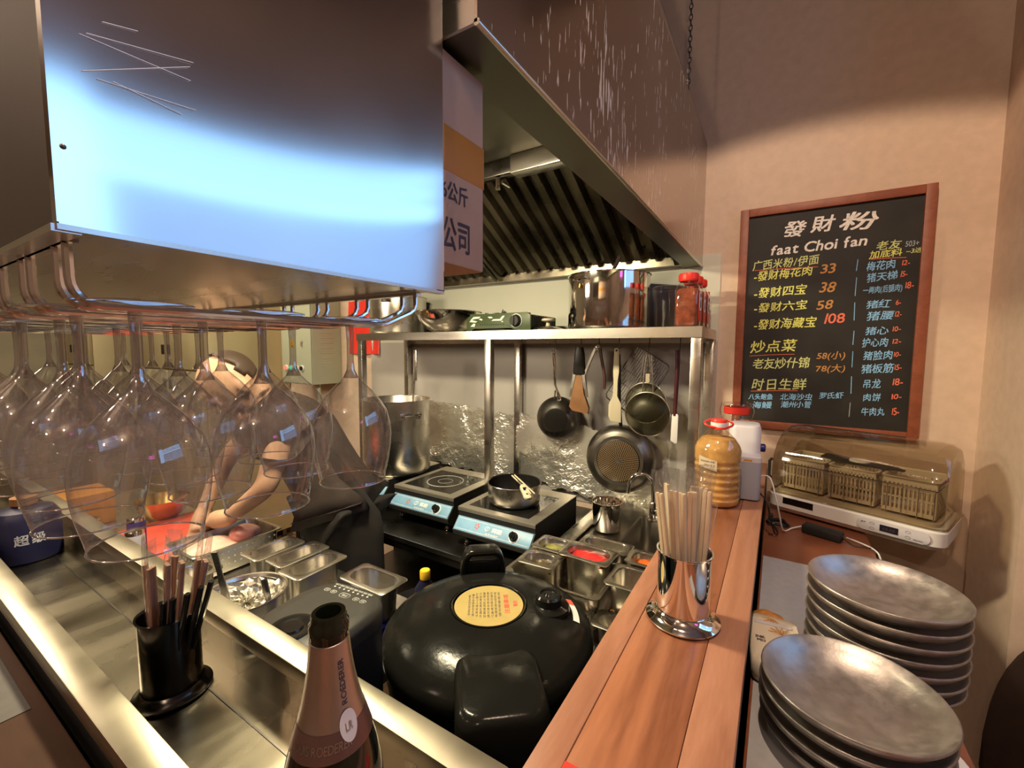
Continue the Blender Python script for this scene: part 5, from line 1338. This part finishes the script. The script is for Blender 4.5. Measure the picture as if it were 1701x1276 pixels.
def clip_jar():
    t = thing('glass_jar', 'clip-top glass jar with red seal behind the white appliance', 'jar', (-.128, 1.83, -.4490))
    build('body', MB().lathe([(0, 0), (.046, 0), (.05, .006), (.05, .195), (.042, .208), (.042, .214)], 40), m['clearp'], t)
    build('seal', MB().lathe([(.043, .212), (.0455, .214), (.0455, .236), (.043, .238)], 40, cap0=True, cap1=True), m['red_plastic'], t)
    build('glass_lid', MB().lathe([(.048, .238), (.049, .243), (.044, .253), (.02, .257), (0, .257)], 40, cap0=True), m['clearp'], t)
    build('wire_clip', MB().tube([(.05, 0, .19), (.058, 0, .22), (.052, 0, .25), (.03, 0, .258)], .0014, 6).tube([(-.05, 0, .19), (-.058, 0, .22), (-.052, 0, .25)], .0014, 6), m['wire'], t)
    build('contents', MB().lathe([(0, .003), (.0475, .004), (.0475, .15), (0, .152)], 36), m['fat'], t)
clip_jar()
solo('red_packet', MB().span((-.02, -.03, 0), (.02, .03, .006), .002), m['red_plastic'], 'corner of a red packet lying on the near end of the bar', 'packet', (-.158, .372, -.4490))

# ------------------------------------------------------------------ plates on the side table
def plate():
    t = thing('metal_plate', '', 'plate', (0, 0, 0), 0, 'stacked grey metal plates on the side table')
    R = .107
    pr = [(0, .0), (.050, 0), (.058, .002), (.080, .010), (.098, .023), (R-.001, .034), (R, .0365), (R-.0015, .0385), (R-.004, .0380), (.094, .0275), (.078, .0165), (.058, .0085), (.040, .0055), (0, .0045)]
    build('dish', MB().lathe(pr, 80), m['plate'], t, smooth=60)
    return t
p0 = plate(); rng = random.Random(21)
o7 = ['topmost', 'second from the top', 'third from the top', 'fourth from the top', 'fifth from the top', 'sixth from the top', 'lowest']
def stack(C, n, nm_):
    global p0
    for k in range(n):
        o = p0 if 'label' not in p0 or not p0['label'] else dup(p0)
        dxy = (0, 0) if k == n-1 else (rng.uniform(-.0015, .0015), rng.uniform(-.0015, .0015))
        o.location = (C[0]+dxy[0], C[1]+dxy[1], C[2]+k*.0215+EYE); o.rotation_euler = (0, 0, rng.uniform(0, 6))
        i = n-1-k
        o['label'] = 'grey metal plate, %s in the %s' % (o7[i] if k else 'lowest', nm_)
ZT = -.5575
stack((.168, .926, ZT), 7, 'far stack on the side table')
stack((.104, .719, ZT), 4, 'near stack on the side table')

def tissue():
    t = thing('tissue_pack', 'cream tissue pack with flower print lying between the bar and the plates', 'tissue pack', (.017, .880, ZT), .12)
    rng = random.Random(6)
    def lp(z, s, j): return [(x+rng.uniform(-j, j), y+rng.uniform(-j, j), z+rng.uniform(-j, j)) for x, y, _ in rrect(.085*s, .155*s, .016, 0, 4)]
    build('film_pack', MB().loops([lp(0.001, .94, 0), lp(.010, 1.0, .001), lp(.030, 1.0, .001), lp(.040, .93, .001), lp(.043, .7, .0006)]), m['tissue_pack'], t, smooth=60)
    p = MB(); Mp = T(-.012, -.015, .0445) @ RZ(.05)
    write(p, 'INK', .016, .007, Mp @ T(-.012, .006, 0), .015); write(p, 'MO', .014, .007, Mp @ T(-.012, -.004, 0), .015)
    p.span((-.004, -.052, .042), (.016, -.050, .0435))
    build('print', p, m['dark_print'], t, smooth=0)
    f = MB()
    for k in range(5):
        a = 1.0+k*.5; q = [(0, 0, 0), (.010*math.cos(a-.2), .010*math.sin(a-.2), .001), (.022*math.cos(a), .022*math.sin(a), 0), (.010*math.cos(a+.2), .010*math.sin(a+.2), .001), (0, 0, 0)]
        f.tube(q, .0005, 4, M=T(.012, .012, .0445))
        f.tube(q, .0005, 4, M=T(.006, .055, .0435) @ RZ(2))
    build('flower_print', f, m['orange_print'], t)
    build('side_band', MB().span((-.030, .034, .0425), (.030, .044, .0455), .001), m['lilac_plastic'], t)
tissue()
solo('snack_piece', lump((0, 0, 0), (.030, .022, .014), 31), m['snack'], 'orange-brown crumpled snack piece at the end of the tissue pack', 'snack', (.002, .985, ZT+.016), smooth=30)
solo('white_tray', MB().prism([(x, y) for x, y, z in rrect(.10, .14, .03)], 0, .008, bev=.002), m['white_plastic'], 'corner of a white tray under the near plates at the table edge', 'tray', (.190, .735, -.5595-.0), )

# ------------------------------------------------------------------ dish dryer on the side table
def dryer():
    t = thing('dish_dryer', 'white tabletop dish dryer with a smoked clear dome', 'dish dryer', (.195, 1.665, -.559), math.radians(-21.7))
    # local: x along the front, y back; front edge at y=0
    L, D = .455, .27
    hx = L/2
    base = [rrect(L-.03, D-.03, .03, .006, 6, cy=D/2), rrect(L, D, .035, .022, 6, cy=D/2), rrect(L, D, .035, .060, 6, cy=D/2), rrect(L-.012, D-.012, .03, .066, 6, cy=D/2)]
    build('base', MB().loops(base), m['white_plastic'], t, smooth=40)
    ft = MB()
    for sx in (-1, 1):
        for y in (.05, D-.05): ft.lathe([(.014, 0), (.014, .008)], 16, M=T(sx*(hx-.16), y, 0), cap0=True, cap1=True)
    build('foot', ft, m['matte_black'], t)
    pn = build('control_panel', MB().prism([(x, y) for x, y, z in rrect(.165, .034, .014)], 0, .004, M=T(.115, -.001, .040) @ RX(PI/2), bev=.0012), m['lilac_plastic'], t)
    build('display', MB().span((.088, -.0066, .031), (.130, -.0048, .050), .0005), m['screen'], pn, smooth=0)
    pr = MB(); Mp = T(.115, -.0054, .040) @ RX(PI/2)
    for x, y in ((-.045, .007), (-.045, -.008), (.036, .007), (.036, -.008)):
        pr.tube([(x+.0055*math.cos(a), y+.0035*math.sin(a), 0) for a in [2*PI*i/18 for i in range(18)]], .0004, 4, closed=True, M=Mp)
    write(pr, '烘干', .012, .006, Mp @ T(-.066, .006, 0)); write(pr, '消毒烘碗机', .022, .004, Mp @ T(.058, -.010, 0), 0)
    write(pr, '88:88', .030, .010, Mp @ T(-.006, 0, .0016), .0)
    build('panel_print', pr, m['dark_print'], pn, smooth=0, keep=True)
    build('front_window', MB().span((-.175, -.0012, .036), (-.085, .0005, .058), .0004), m['darksteel'], t, smooth=0)
    # dome: section in (y,z), extruded along x with rounded ends
    def sec(sc, x):
        P = []
        for y, z in ((.012, .064), (.006, .10), (.004, .15), (.012, .20), (.035, .245), (.075, .278), (.125, .292), (.185, .290), (.225, .275), (.248, .24), (.255, .18), (.256, .064)):
            P.append((x, .13+(y-.13)*sc, .064+(z-.064)*sc))
        return P
    dm = MB().loops([sec(.80, -hx+.002), sec(.93, -hx+.008), sec(.985, -hx+.022), sec(1, -hx+.045), sec(1, hx-.045), sec(.985, hx-.022), sec(.93, hx-.008), sec(.80, hx-.002)], cap0=True, cap1=True)
    fl = [f for f in dm.bm.faces if all(v.co.z < .12 for v in f.verts) and abs(f.normal.z) > .9]
    build('dome', dm, m['smoke'], t, smooth=35)
    ed = MB().tube([(x, y, .068) for x, y, z in rrect(L-.004, D-.012, .035, 0, 6, cy=D/2)], .0035, 6, closed=True)
    build('dome_edge', ed, m['smoke'], t)
    build('dome_handle', MB().tube([(-hx+.004, .02, .11), (-hx-.004, .02, .12), (-hx-.004, .02, .17), (-hx+.004, .02, .18)], .005, 8), m['matte_black'], t)
    # inner drip tray
    build('drip_tray', MB().loops([rrect(L-.04, D-.05, .03, .066, 5, cy=D/2), rrect(L-.036, D-.046, .03, .078, 5, cy=D/2), rrect(L-.044, D-.054, .03, .078, 5, cy=D/2), rrect(L-.05, D-.06, .03, .070, 5, cy=D/2)]), m['knob_cream'], t, smooth=35)
    rk = MB()
    for k in range(12): rk.bar((-hx+.035+k*.035, .045, .079), (-hx+.035+k*.035, .05, .165), .0012, 5)
    rk.bar((-hx+.03, .05, .165), (hx-.03, .05, .165), .0016, 6).bar((-hx+.03, .05, .165), (-hx+.03, .22, .165), .0016, 6).bar((hx-.03, .05, .165), (hx-.03, .22, .165), .0016, 6)
    build('wire_rack', rk, m['wire'], t)
    return t
DRY = dryer()
MD = Matrix.Translation((.195, 1.665, -.559)) @ RZ(math.radians(-21.7))
def basket():
    t = thing('cutlery_basket', '', 'basket', (0, 0, 0), 0, 'cream slotted baskets in the dish dryer')
    def lp(s, z): return rrect(.118*s, .150*s, .012, z, 3)
    A = MB()
    # slotted walls: vertical ribs with gaps
    W, Dp, H = .118, .150, .105
    for y in (-Dp/2, Dp/2):
        A.span((-W/2, y-.0012, H-.016), (W/2, y+.0012, H)).span((-W/2, y-.0012, 0), (W/2, y+.0012, .012)).span((-W/2, y-.0012, .045), (W/2, y+.0012, .050)).span((-W/2, y-.0012, .075), (W/2, y+.0012, .080))
        for k in range(13): A.span((-W/2+k*W/12-.0024, y-.0012, .01), (-W/2+k*W/12+.0024, y+.0012, H-.01))
    for x in (-W/2, W/2):
        A.span((x-.0012, -Dp/2, H-.016), (x+.0012, Dp/2, H)).span((x-.0012, -Dp/2, 0), (x+.0012, Dp/2, .012))
        for k in range(14): A.span((x-.0012, -Dp/2+k*Dp/13-.0028, .01), (x+.0012, -Dp/2+k*Dp/13+.0028, H-.01))
    A.span((-W/2, -Dp/2, 0), (W/2, Dp/2, .0025))
    build('slotted_wall', A, m['knob_cream'], t, smooth=0)
    rim = MB().loops([rrect(W+.012, Dp+.012, .012, H), rrect(W+.014, Dp+.014, .012, H+.003), rrect(W, Dp, .008, H+.003), rrect(W-.002, Dp-.002, .008, H)], ring=True)
    build('rim', rim, m['knob_cream'], t, smooth=30)
    return t
b0 = basket()
for k, (x, lab) in enumerate(((-.140, 'cream slotted basket inside the dish dryer, on the left'), (-.004, 'cream slotted basket inside the dish dryer, in the middle'), (.134, 'cream slotted basket inside the dish dryer, on the right'))):
    o = b0 if k == 0 else dup(b0)
    p = MD @ Vector((x, .137, .0795)); o.location = (p.x, p.y, p.z+EYE); o.rotation_euler = (0, 0, math.radians(-21.7)); o['label'] = lab
def serving_spoon():
    p = MD @ Vector((-.005, .135, .192))
    t = thing('serving_ladle', 'dark serving scoop with a pale disc lying across the baskets in the dryer', 'ladle', tuple(p), math.radians(-21.7))
    build('scoop', MB().loops([[(-.10, -.03, .004), (-.10, .035, .004), (-.10, .035, .010), (-.10, -.03, .010)], [(-.02, -.04, -.001), (-.02, .035, -.001), (-.02, .035, .006), (-.02, -.04, .006)], [(.07, -.03, -.001), (.07, .015, -.001), (.07, .015, .005), (.07, -.03, .005)], [(.115, -.015, -.001), (.115, .0, -.001), (.115, .0, .003), (.115, -.015, .003)]]), m['soft_black'], t, smooth=0)
    build('disc', MB().lathe([(.028, .006), (.027, .011), (0, .011)], 30, cap0=True), m['white_plastic'], t)
serving_spoon()
# cords and power brick
zt = -.559
def cord(own, name, label, P, r, mt, extra=None):
    P = [Vector(p) for p in P]; out = []
    for i in range(len(P)-1):
        a, b, c, d = P[max(i-1, 0)], P[i], P[i+1], P[min(i+2, len(P)-1)]
        for q in range(6):
            u = q/6; out.append(.5*((2*b)+(c-a)*u+(2*a-5*b+4*c-d)*u*u+(3*b-a-3*c+d)*u**3))
    out.append(P[-1])
    inv = (Matrix.Translation((own.location.x, own.location.y, own.location.z-EYE)) @ own.rotation_euler.to_matrix().to_4x4()).inverted()
    mb = MB().tube([inv @ q for q in out], r, 6)
    if extra: mb.box(inv @ Vector(extra), (.012, .012, .022), .003)
    o = build(name, mb, mt, own)
    if label: o['label'] = label
    return o
def power_brick():
    t = thing('power_adapter', 'black power adapter brick lying in front of the dish dryer', 'adapter', (.135, 1.575, zt), -.36)
    build('brick', MB().span((-.050, -.020, 0), (.050, .020, .026), .004), m['matte_black'], t)
    return t
BRICK = power_brick()
cord(APPL, 'power_cable', 'white cable', [(-.036, 1.55, -.395), (-.008, 1.53, -.39), (.012, 1.51, -.45), (.022, 1.52, zt+.06), (.035, 1.545, zt+.006), (.06, 1.585, zt+.005), (.083, 1.596, zt+.012)], .0022, m['wcord'])
cord(APPL, 'power_cable', 'black cable with a small switch', [(-.036, 1.50, -.43), (-.012, 1.47, -.45), (.0, 1.47, -.50), (.012, 1.49, zt+.012), (.02, 1.53, zt+.004), (.0, 1.60, zt+.004)], .0022, m['cord'], extra=(.0, 1.47, -.492))
cord(BRICK, 'power_cable', 'black cable', [(.182, 1.558, zt+.012), (.205, 1.535, zt+.004), (.236, 1.535, zt+.005), (.258, 1.545, zt+.001), (.262, 1.555, zt-.03), (.264, 1.56, zt-.16)], .0018, m['cord'])
cord(BRICK, 'power_cable', 'white cable', [(.195, 1.59, zt+.004), (.225, 1.56, zt+.006), (.252, 1.53, zt+.004), (.262, 1.51, zt-.01), (.265, 1.505, zt-.05), (.265, 1.50, zt-.2)], .0022, m['wcord'])
cord(DRY, 'power_cable', 'dark tangle of cable', [(-.012, 1.60, zt+.005), (.02, 1.62, zt+.008), (.05, 1.60, zt+.005), (.02, 1.575, zt+.010), (-.008, 1.585, zt+.015), (.03, 1.61, zt+.018), (.045, 1.585, zt+.012)], .004, m['cord'])
# ------------------------------------------------------------------ far left of the kitchen
def control_box():
    t = thing('electrical_box', 'pale green electrical control box with warning triangle and coloured lamps on the wall', 'electrical box', (-2.845, 1.885, .10))
    hx, hy, h = .175, .113, .345
    build('enclosure', MB().span((-hx, -hy, -h), (hx, hy, h), .003), m['electric'], t)
    build('door', MB().span((-hx+.006, -hy-.008, -h+.006), (hx-.003, -hy-.001, h-.006), .002), m['electric'], t)
    lv = MB()
    for k in range(7): lv.box((hx+.001, 0, -.20+k*.035), (.006, .10, .010), .003)
    build('louvre', lv, m['electric'], t)
    build('warning_triangle', MB().prism([(-.036, -.030), (.036, -.030), (0, .036)], 0, .001, M=T(-.04, -hy-.008, -.06) @ RX(PI/2)), m['yellow'], t, smooth=0)
    b = MB().tube([(0, 0, .0012), (-.004, .010, .0012), (.004, .008, .0012), (0, .02, .0012)], .0016, 4, M=T(-.04, -hy-.008, -.072) @ RX(PI/2))
    write(b, '有电危险', .034, .009, T(-.04, -hy-.0095, -.083) @ RX(PI/2), .02)
    write(b, '电源 运行 停止', .10, .010, T(-.01, -hy-.0088, -.285) @ RX(PI/2), .01)
    build('warning_print', b, m['dark_print'], t, smooth=0, keep=True)
    for k, (mt, lab) in enumerate((('red_light', 'red lamp'), ('green_light', 'green lamp'), ('nonstick', None), ('nonstick', None))):
        x = -.115+k*.062; Mk = T(x, -hy-.008, -.235) @ RX(PI/2)
        r = build('lamp_ring', MB().lathe([(.020, 0), (.020, .006), (.016, .008)], 20, M=Mk, cap0=True), m['white_print'], t)
        o = build('indicator', MB().lathe([(.015, .006), (.014, .014), (0, .017)], 20, M=Mk), m[mt], r)
        if lab: o['label'] = lab
    build('lock', MB().lathe([(.010, 0), (.010, .006), (0, .006)], 16, M=T(.075, -hy-.008, -.05) @ RX(PI/2)).box((.075, -hy-.015, -.07), (.010, .006, .03), .002), m['chrome'], t)
    build('conduit', MB().bar((.10, -.02, -h), (.10, -.02, -h-.5), .012, 10).bar((.04, .05, h), (.04, .05, CEIL-.10), .014, 10), m['electric'], t)
control_box()
solo('red_cloth', MB().grid(lambda u, v: (.30*(u-.5), .010*math.sin(u*19)+.004*math.sin(v*7), .36*v), 16, 10).solid(.003), m['red_plastic'], 'red cloth hanging at the left end of the cookers', 'cloth', (-2.41, 1.983, -.035), smooth=60)
def fridge(label, x0, x1, y0, y1, z1, mt, handles):
    t = thing('steel_refrigerator', label, 'refrigerator', ((x0+x1)/2, (y0+y1)/2, FL))
    hx, hy, H = (x1-x0)/2, (y1-y0)/2, z1-FL
    build('cabinet', MB().span((-hx, -hy, .08), (hx, hy, H), .004), mt, t)
    zm = FL*0+1.365-.0
    for s in (-1, 1):
        for za, zb in ((.10, zm-.008), (zm+.004, H-.04)):
            d = build('door', MB().span((s*hx*.5-hx*.5+.006, -hy-.03, za), (s*hx*.5+hx*.5-.006, -hy-.001, zb), .004), mt, t)
            build('handle_recess', MB().box((s*.05, -hy-.0305, zb-.10 if za < 1 else za+.14), (.05, .004, .07), .001), m['matte_black'], d)
    ft = MB()
    for sx in (-1, 1):
        for sy in (-1, 1): ft.bar((sx*(hx-.06), sy*(hy-.06), 0), (sx*(hx-.06), sy*(hy-.06), .08), .02, 10)
    build('foot', ft, m['darksteel'], t)
fridge('tall steel four-door refrigerator left of the electrical box', -4.35, -3.30, 1.40, 1.99, .40, m['beige_enamel'], 2)
fridge('second steel refrigerator far left beyond the dark doorway', -5.95, -5.10, 1.30, 1.99, .45, m['beige_enamel'], 2)
struct('door_1', MB().span((-5.05, 1.985, FL), (-4.42, 1.998, .55)), m['matte_black'])
def shaker(label, x, y, col, h=.115):
    t = thing('seasoning_can', label, 'can', (x, y, -.7795), 0, 'seasoning cans on the prep counter')
    build('body', MB().lathe([(0, 0), (.026, 0), (.028, .003), (.028, h-.02), (.026, h-.014)], 30, cap1=True), m[col], t)
    build('cap', MB().lathe([(.027, h-.016), (.0275, h-.004), (.024, h), (0, h)], 30, cap0=True), m['chrome'], t)
shaker('pale seasoning can with a steel cap standing nearest the trough', -1.905, .560, 'lilac_plastic', .14)
shaker('blue seasoning can behind the pale one', -2.02, .60, 'blue_box', .15)
shaker('small clear seasoning can left of the blue one', -2.20, .52, 'grey_plastic', .13)
solo('brass_bowl', MB().lathe([(0, 0), (.05, 0), (.08, .04), (.10, .10), (.102, .10), (.082, .038), (.05, .003), (0, .003)], 44), m['brass'], 'brass-coloured bowl behind the seasoning cans', 'bowl', (-2.36, .80, -.7795))
solo('cardboard_box', MB().span((-.10, -.08, 0), (.10, .08, .14), .002), m['tape'], 'small orange-brown cardboard box at the far left of the prep counter', 'box', (-2.62, .60, -.7795))

# ------------------------------------------------------------------ the cook
def skin_body(verts, edges, radii, root=0, sub=2):
    me = bpy.data.meshes.new('sk'); me.from_pydata(verts, edges, [])
    o = bpy.data.objects.new('sk', me); COL.objects.link(o)
    md = o.modifiers.new('s', 'SKIN'); md.use_smooth_shade = True
    for i, r in enumerate(radii):
        sv = me.skin_vertices[0].data[i]; sv.radius = r if isinstance(r, tuple) else (r, r); sv.use_root = (i == root)
    s2 = o.modifiers.new('d', 'SUBSURF'); s2.levels = sub; s2.render_levels = sub
    dg = bpy.context.evaluated_depsgraph_get(); dg.update()
    out = bpy.data.meshes.new_from_object(o.evaluated_get(dg))
    bpy.data.objects.remove(o); return out
def remesh(mb, vox):
    me = bpy.data.meshes.new('r'); mb.bm.to_mesh(me); mb.bm.free()
    o = bpy.data.objects.new('r', me); COL.objects.link(o)
    r = o.modifiers.new('r', 'REMESH'); r.mode = 'VOXEL'; r.voxel_size = vox
    sm = o.modifiers.new('c', 'SMOOTH'); sm.iterations = 4; sm.factor = .5
    dg = bpy.context.evaluated_depsgraph_get(); dg.update()
    out = bpy.data.meshes.new_from_object(o.evaluated_get(dg)); bpy.data.objects.remove(o)
    b = MB(); b.mesh(out); return b
def cook():
    O = Vector((-1.47, 1.085, FL))
    t = thing('person', 'cook in a dark shirt and black apron bending over the red cutting board', 'person', tuple(O))
    P = lambda x, y, z: tuple(Vector((x, y, z))-O)
    pel = P(-1.47, 1.085, -.60); wa = P(-1.50, 1.065, -.48); ch_ = P(-1.58, .99, -.33); nb = P(-1.655, .905, -.205); nk = P(-1.665, .875, -.17)
    ls, le, lw = P(-1.53, .895, -.285), P(-1.49, .80, -.48), P(-1.68, .765, -.615)
    rs, re, rw = P(-1.79, .985, -.275), P(-1.98, .90, -.47), P(-1.93, .78, -.66)
    lh, lk, la, lf = P(-1.39, 1.09, -.66), P(-1.40, 1.075, -1.05), P(-1.39, 1.11, FL+.085), P(-1.38, .97, FL+.035)
    rh, rk, ra, rf = P(-1.56, 1.09, -.66), P(-1.58, 1.075, -1.05), P(-1.59, 1.11, FL+.085), P(-1.60, .97, FL+.035)
    V = [pel, wa, ch_, nb, nk, ls, le, lw, rs, re, rw, lh, lk, la, lf, rh, rk, ra, rf]
    E = [(0, 1), (1, 2), (2, 3), (3, 4), (3, 5), (5, 6), (6, 7), (3, 8), (8, 9), (9, 10), (0, 11), (11, 12), (12, 13), (13, 14), (0, 15), (15, 16), (16, 17), (17, 18)]
    Rb = [(.13, .10), (.125, .095), (.14, .10), (.07, .06), (.052, .052), .052, .040, .027, .052, .040, .027, .078, .055, .040, .038, .078, .055, .040, .038]
    mb = MB(); mb.mesh(skin_body(V, E, Rb))
    # head, looking down at the board
    hc = Vector(P(-1.685, .795, -.135)); look = Vector((-.12, -.62, -.77)).normalized()
    q = look.to_track_quat('-Y', 'Z').to_matrix().to_4x4()       # local -y = face, z = crown
    Mh = Matrix.Translation(hc) @ q
    mb.sphere((0, .008, .02), (.078, .096, .098), M=Mh).sphere((0, -.022, -.035), (.060, .066, .078), M=Mh)
    mb.sphere((0, -.092, -.020), (.013, .020, .017), M=Mh).sphere((0, -.084, .0), (.009, .012, .026), M=Mh)
    mb.sphere((0, -.078, -.062), (.026, .012, .012), M=Mh).sphere((0, -.070, -.092), (.028, .024, .022), M=Mh)
    for s in (-1, 1):
        mb.sphere((s*.079, .010, -.015), (.011, .020, .032), M=Mh).sphere((s*.030, -.080, .018), (.022, .010, .010), M=Mh).sphere((s*.032, -.078, -.004), (.014, .010, .008), M=Mh)
    mb.tube([Vector(nk), hc+Vector((.0, .03, -.02))], [.055, .055], 14)
    mb.tube([Vector(nk), Mh @ Vector((0, .04, -.06))], [.055, .05], 14)
    # hands: palm, four fingers, thumb
    def hand(wr, dirv, up, side):
        d = Vector(dirv).normalized(); n = Vector(up).normalized(); s = d.cross(n).normalized()*side
        wr = Vector(wr)
        mb.tube([wr-d*.02, wr+d*.03, wr+d*.085], [.026, .034, .034], 12)
        for k, (L, o) in enumerate(((.068, -.030), (.078, -.010), (.073, .010), (.056, .029))):
            b = wr+d*.085+s*o*-1
            mb.tube([b, b+d*L*.5-n*.012, b+d*L*.82-n*.036, b+d*L*.86-n*.055], [.0095, .009, .0082, .007], 8)
        b = wr+d*.035+s*.030
        mb.tube([b, b+s*.028+d*.028-n*.01, b+s*.026+d*.058-n*.030], [.012, .0105, .008], 8)
    hand(lw, (-.80, -.12, -.22), (-.3, 0, 1), 1)
    hand(rw, (.35, -.25, -.35), (.2, 0, 1), -1)
    build('body', remesh(mb, .007), m['skin'], t, smooth=180)
    eyes = MB()
    for s in (-1, 1): eyes.sphere((s*.032, -.087, .006), (.009, .004, .004), M=Mh, u=12, v=8)
    build('eye', eyes, m['nonstick'], t)
    hr = MB()
    for sct in range(1): hr.sphere((0, .016, .028), (.0815, .098, .099), M=Mh, u=40, v=28)
    bmesh.ops.delete(hr.bm, geom=[v for v in hr.bm.verts if (Mh.inverted() @ v.co).y < .045 or (Mh.inverted() @ v.co).z < -.03], context='VERTS')
    build('cropped_hair', hr.solid(.003), m['hair'], t, smooth=180)
    # dark T-shirt, trousers, apron, glove
    v2 = [wa, ch_, nb, ls, tuple(Vector(ls).lerp(Vector(le), .62)), rs, tuple(Vector(rs).lerp(Vector(re), .62)), pel, tuple(Vector(nb).lerp(Vector(nk), .6))]
    sb = MB(); sb.mesh(skin_body(v2, [(0, 1), (1, 2), (2, 3), (3, 4), (2, 5), (5, 6), (0, 7), (2, 8)], [(.165, .145), (.185, .155), (.12, .11), .085, .070, .085, .070, (.165, .135), .072]))
    build('shirt', sb, m['shirt'], t, smooth=180)
    v3 = [pel, lh, lk, P(-1.39, 1.11, FL+.12), rh, rk, P(-1.59, 1.11, FL+.12)]
    tb = MB(); tb.mesh(skin_body(v3, [(0, 1), (1, 2), (2, 3), (0, 4), (4, 5), (5, 6)], [(.145, .115), .095, .075, .060, .095, .075, .060]))
    build('trousers', remesh(tb, .011), m['apron'], t, smooth=180)
    ap = MB()
    def fn(u, v):
        # bib to hem, curving round the front of the body
        w_ = .15+.10*min(1, v*2); a = (u-.5)*2
        cx = -1.60+.12*min(1, v*1.7); cy = .895+.12*min(1, v*2.0)
        z = -.30-.62*v
        return P(cx+a*w_, cy-.055+.13*abs(a)**2*1.0+.006*math.sin(u*14+v*5), z)
    ap.grid(fn, 24, 20)
    build('apron', ap.solid(.004), m['apron'], t, smooth=180)
    return t
cook()
def chair():
    t = thing('dining_chair', 'dark brown chair with a rounded back at the right edge', 'chair', (.596, 1.19, FL), -.35)
    z0 = FL
    bk = MB()
    pts = []
    for k in range(25):
        a = PI*k/24; pts.append((.215*math.cos(a), .47+.44*math.sin(a)**.75))
    pts = [(.19, .44)]+pts+[(-.19, .44)]
    bk.prism(pts, -.022, .022, M=T(0, .20, 0) @ RX(PI/2-.10), bev=.012)
    build('backrest', bk, m['chair'], t, smooth=50)
    build('seat', MB().prism([(x, y) for x, y, z in rrect(.43, .43, .09)], .42, .475, bev=.015), m['chair'], t, smooth=50)
    for sx in (-1, 1):
        for sy in (-1, 1): build('leg', MB().tube([(sx*.17, sy*.17, .42), (sx*.19, sy*.19, 0)], [.02, .014], 10), m['dark_wood'], t)
chair()
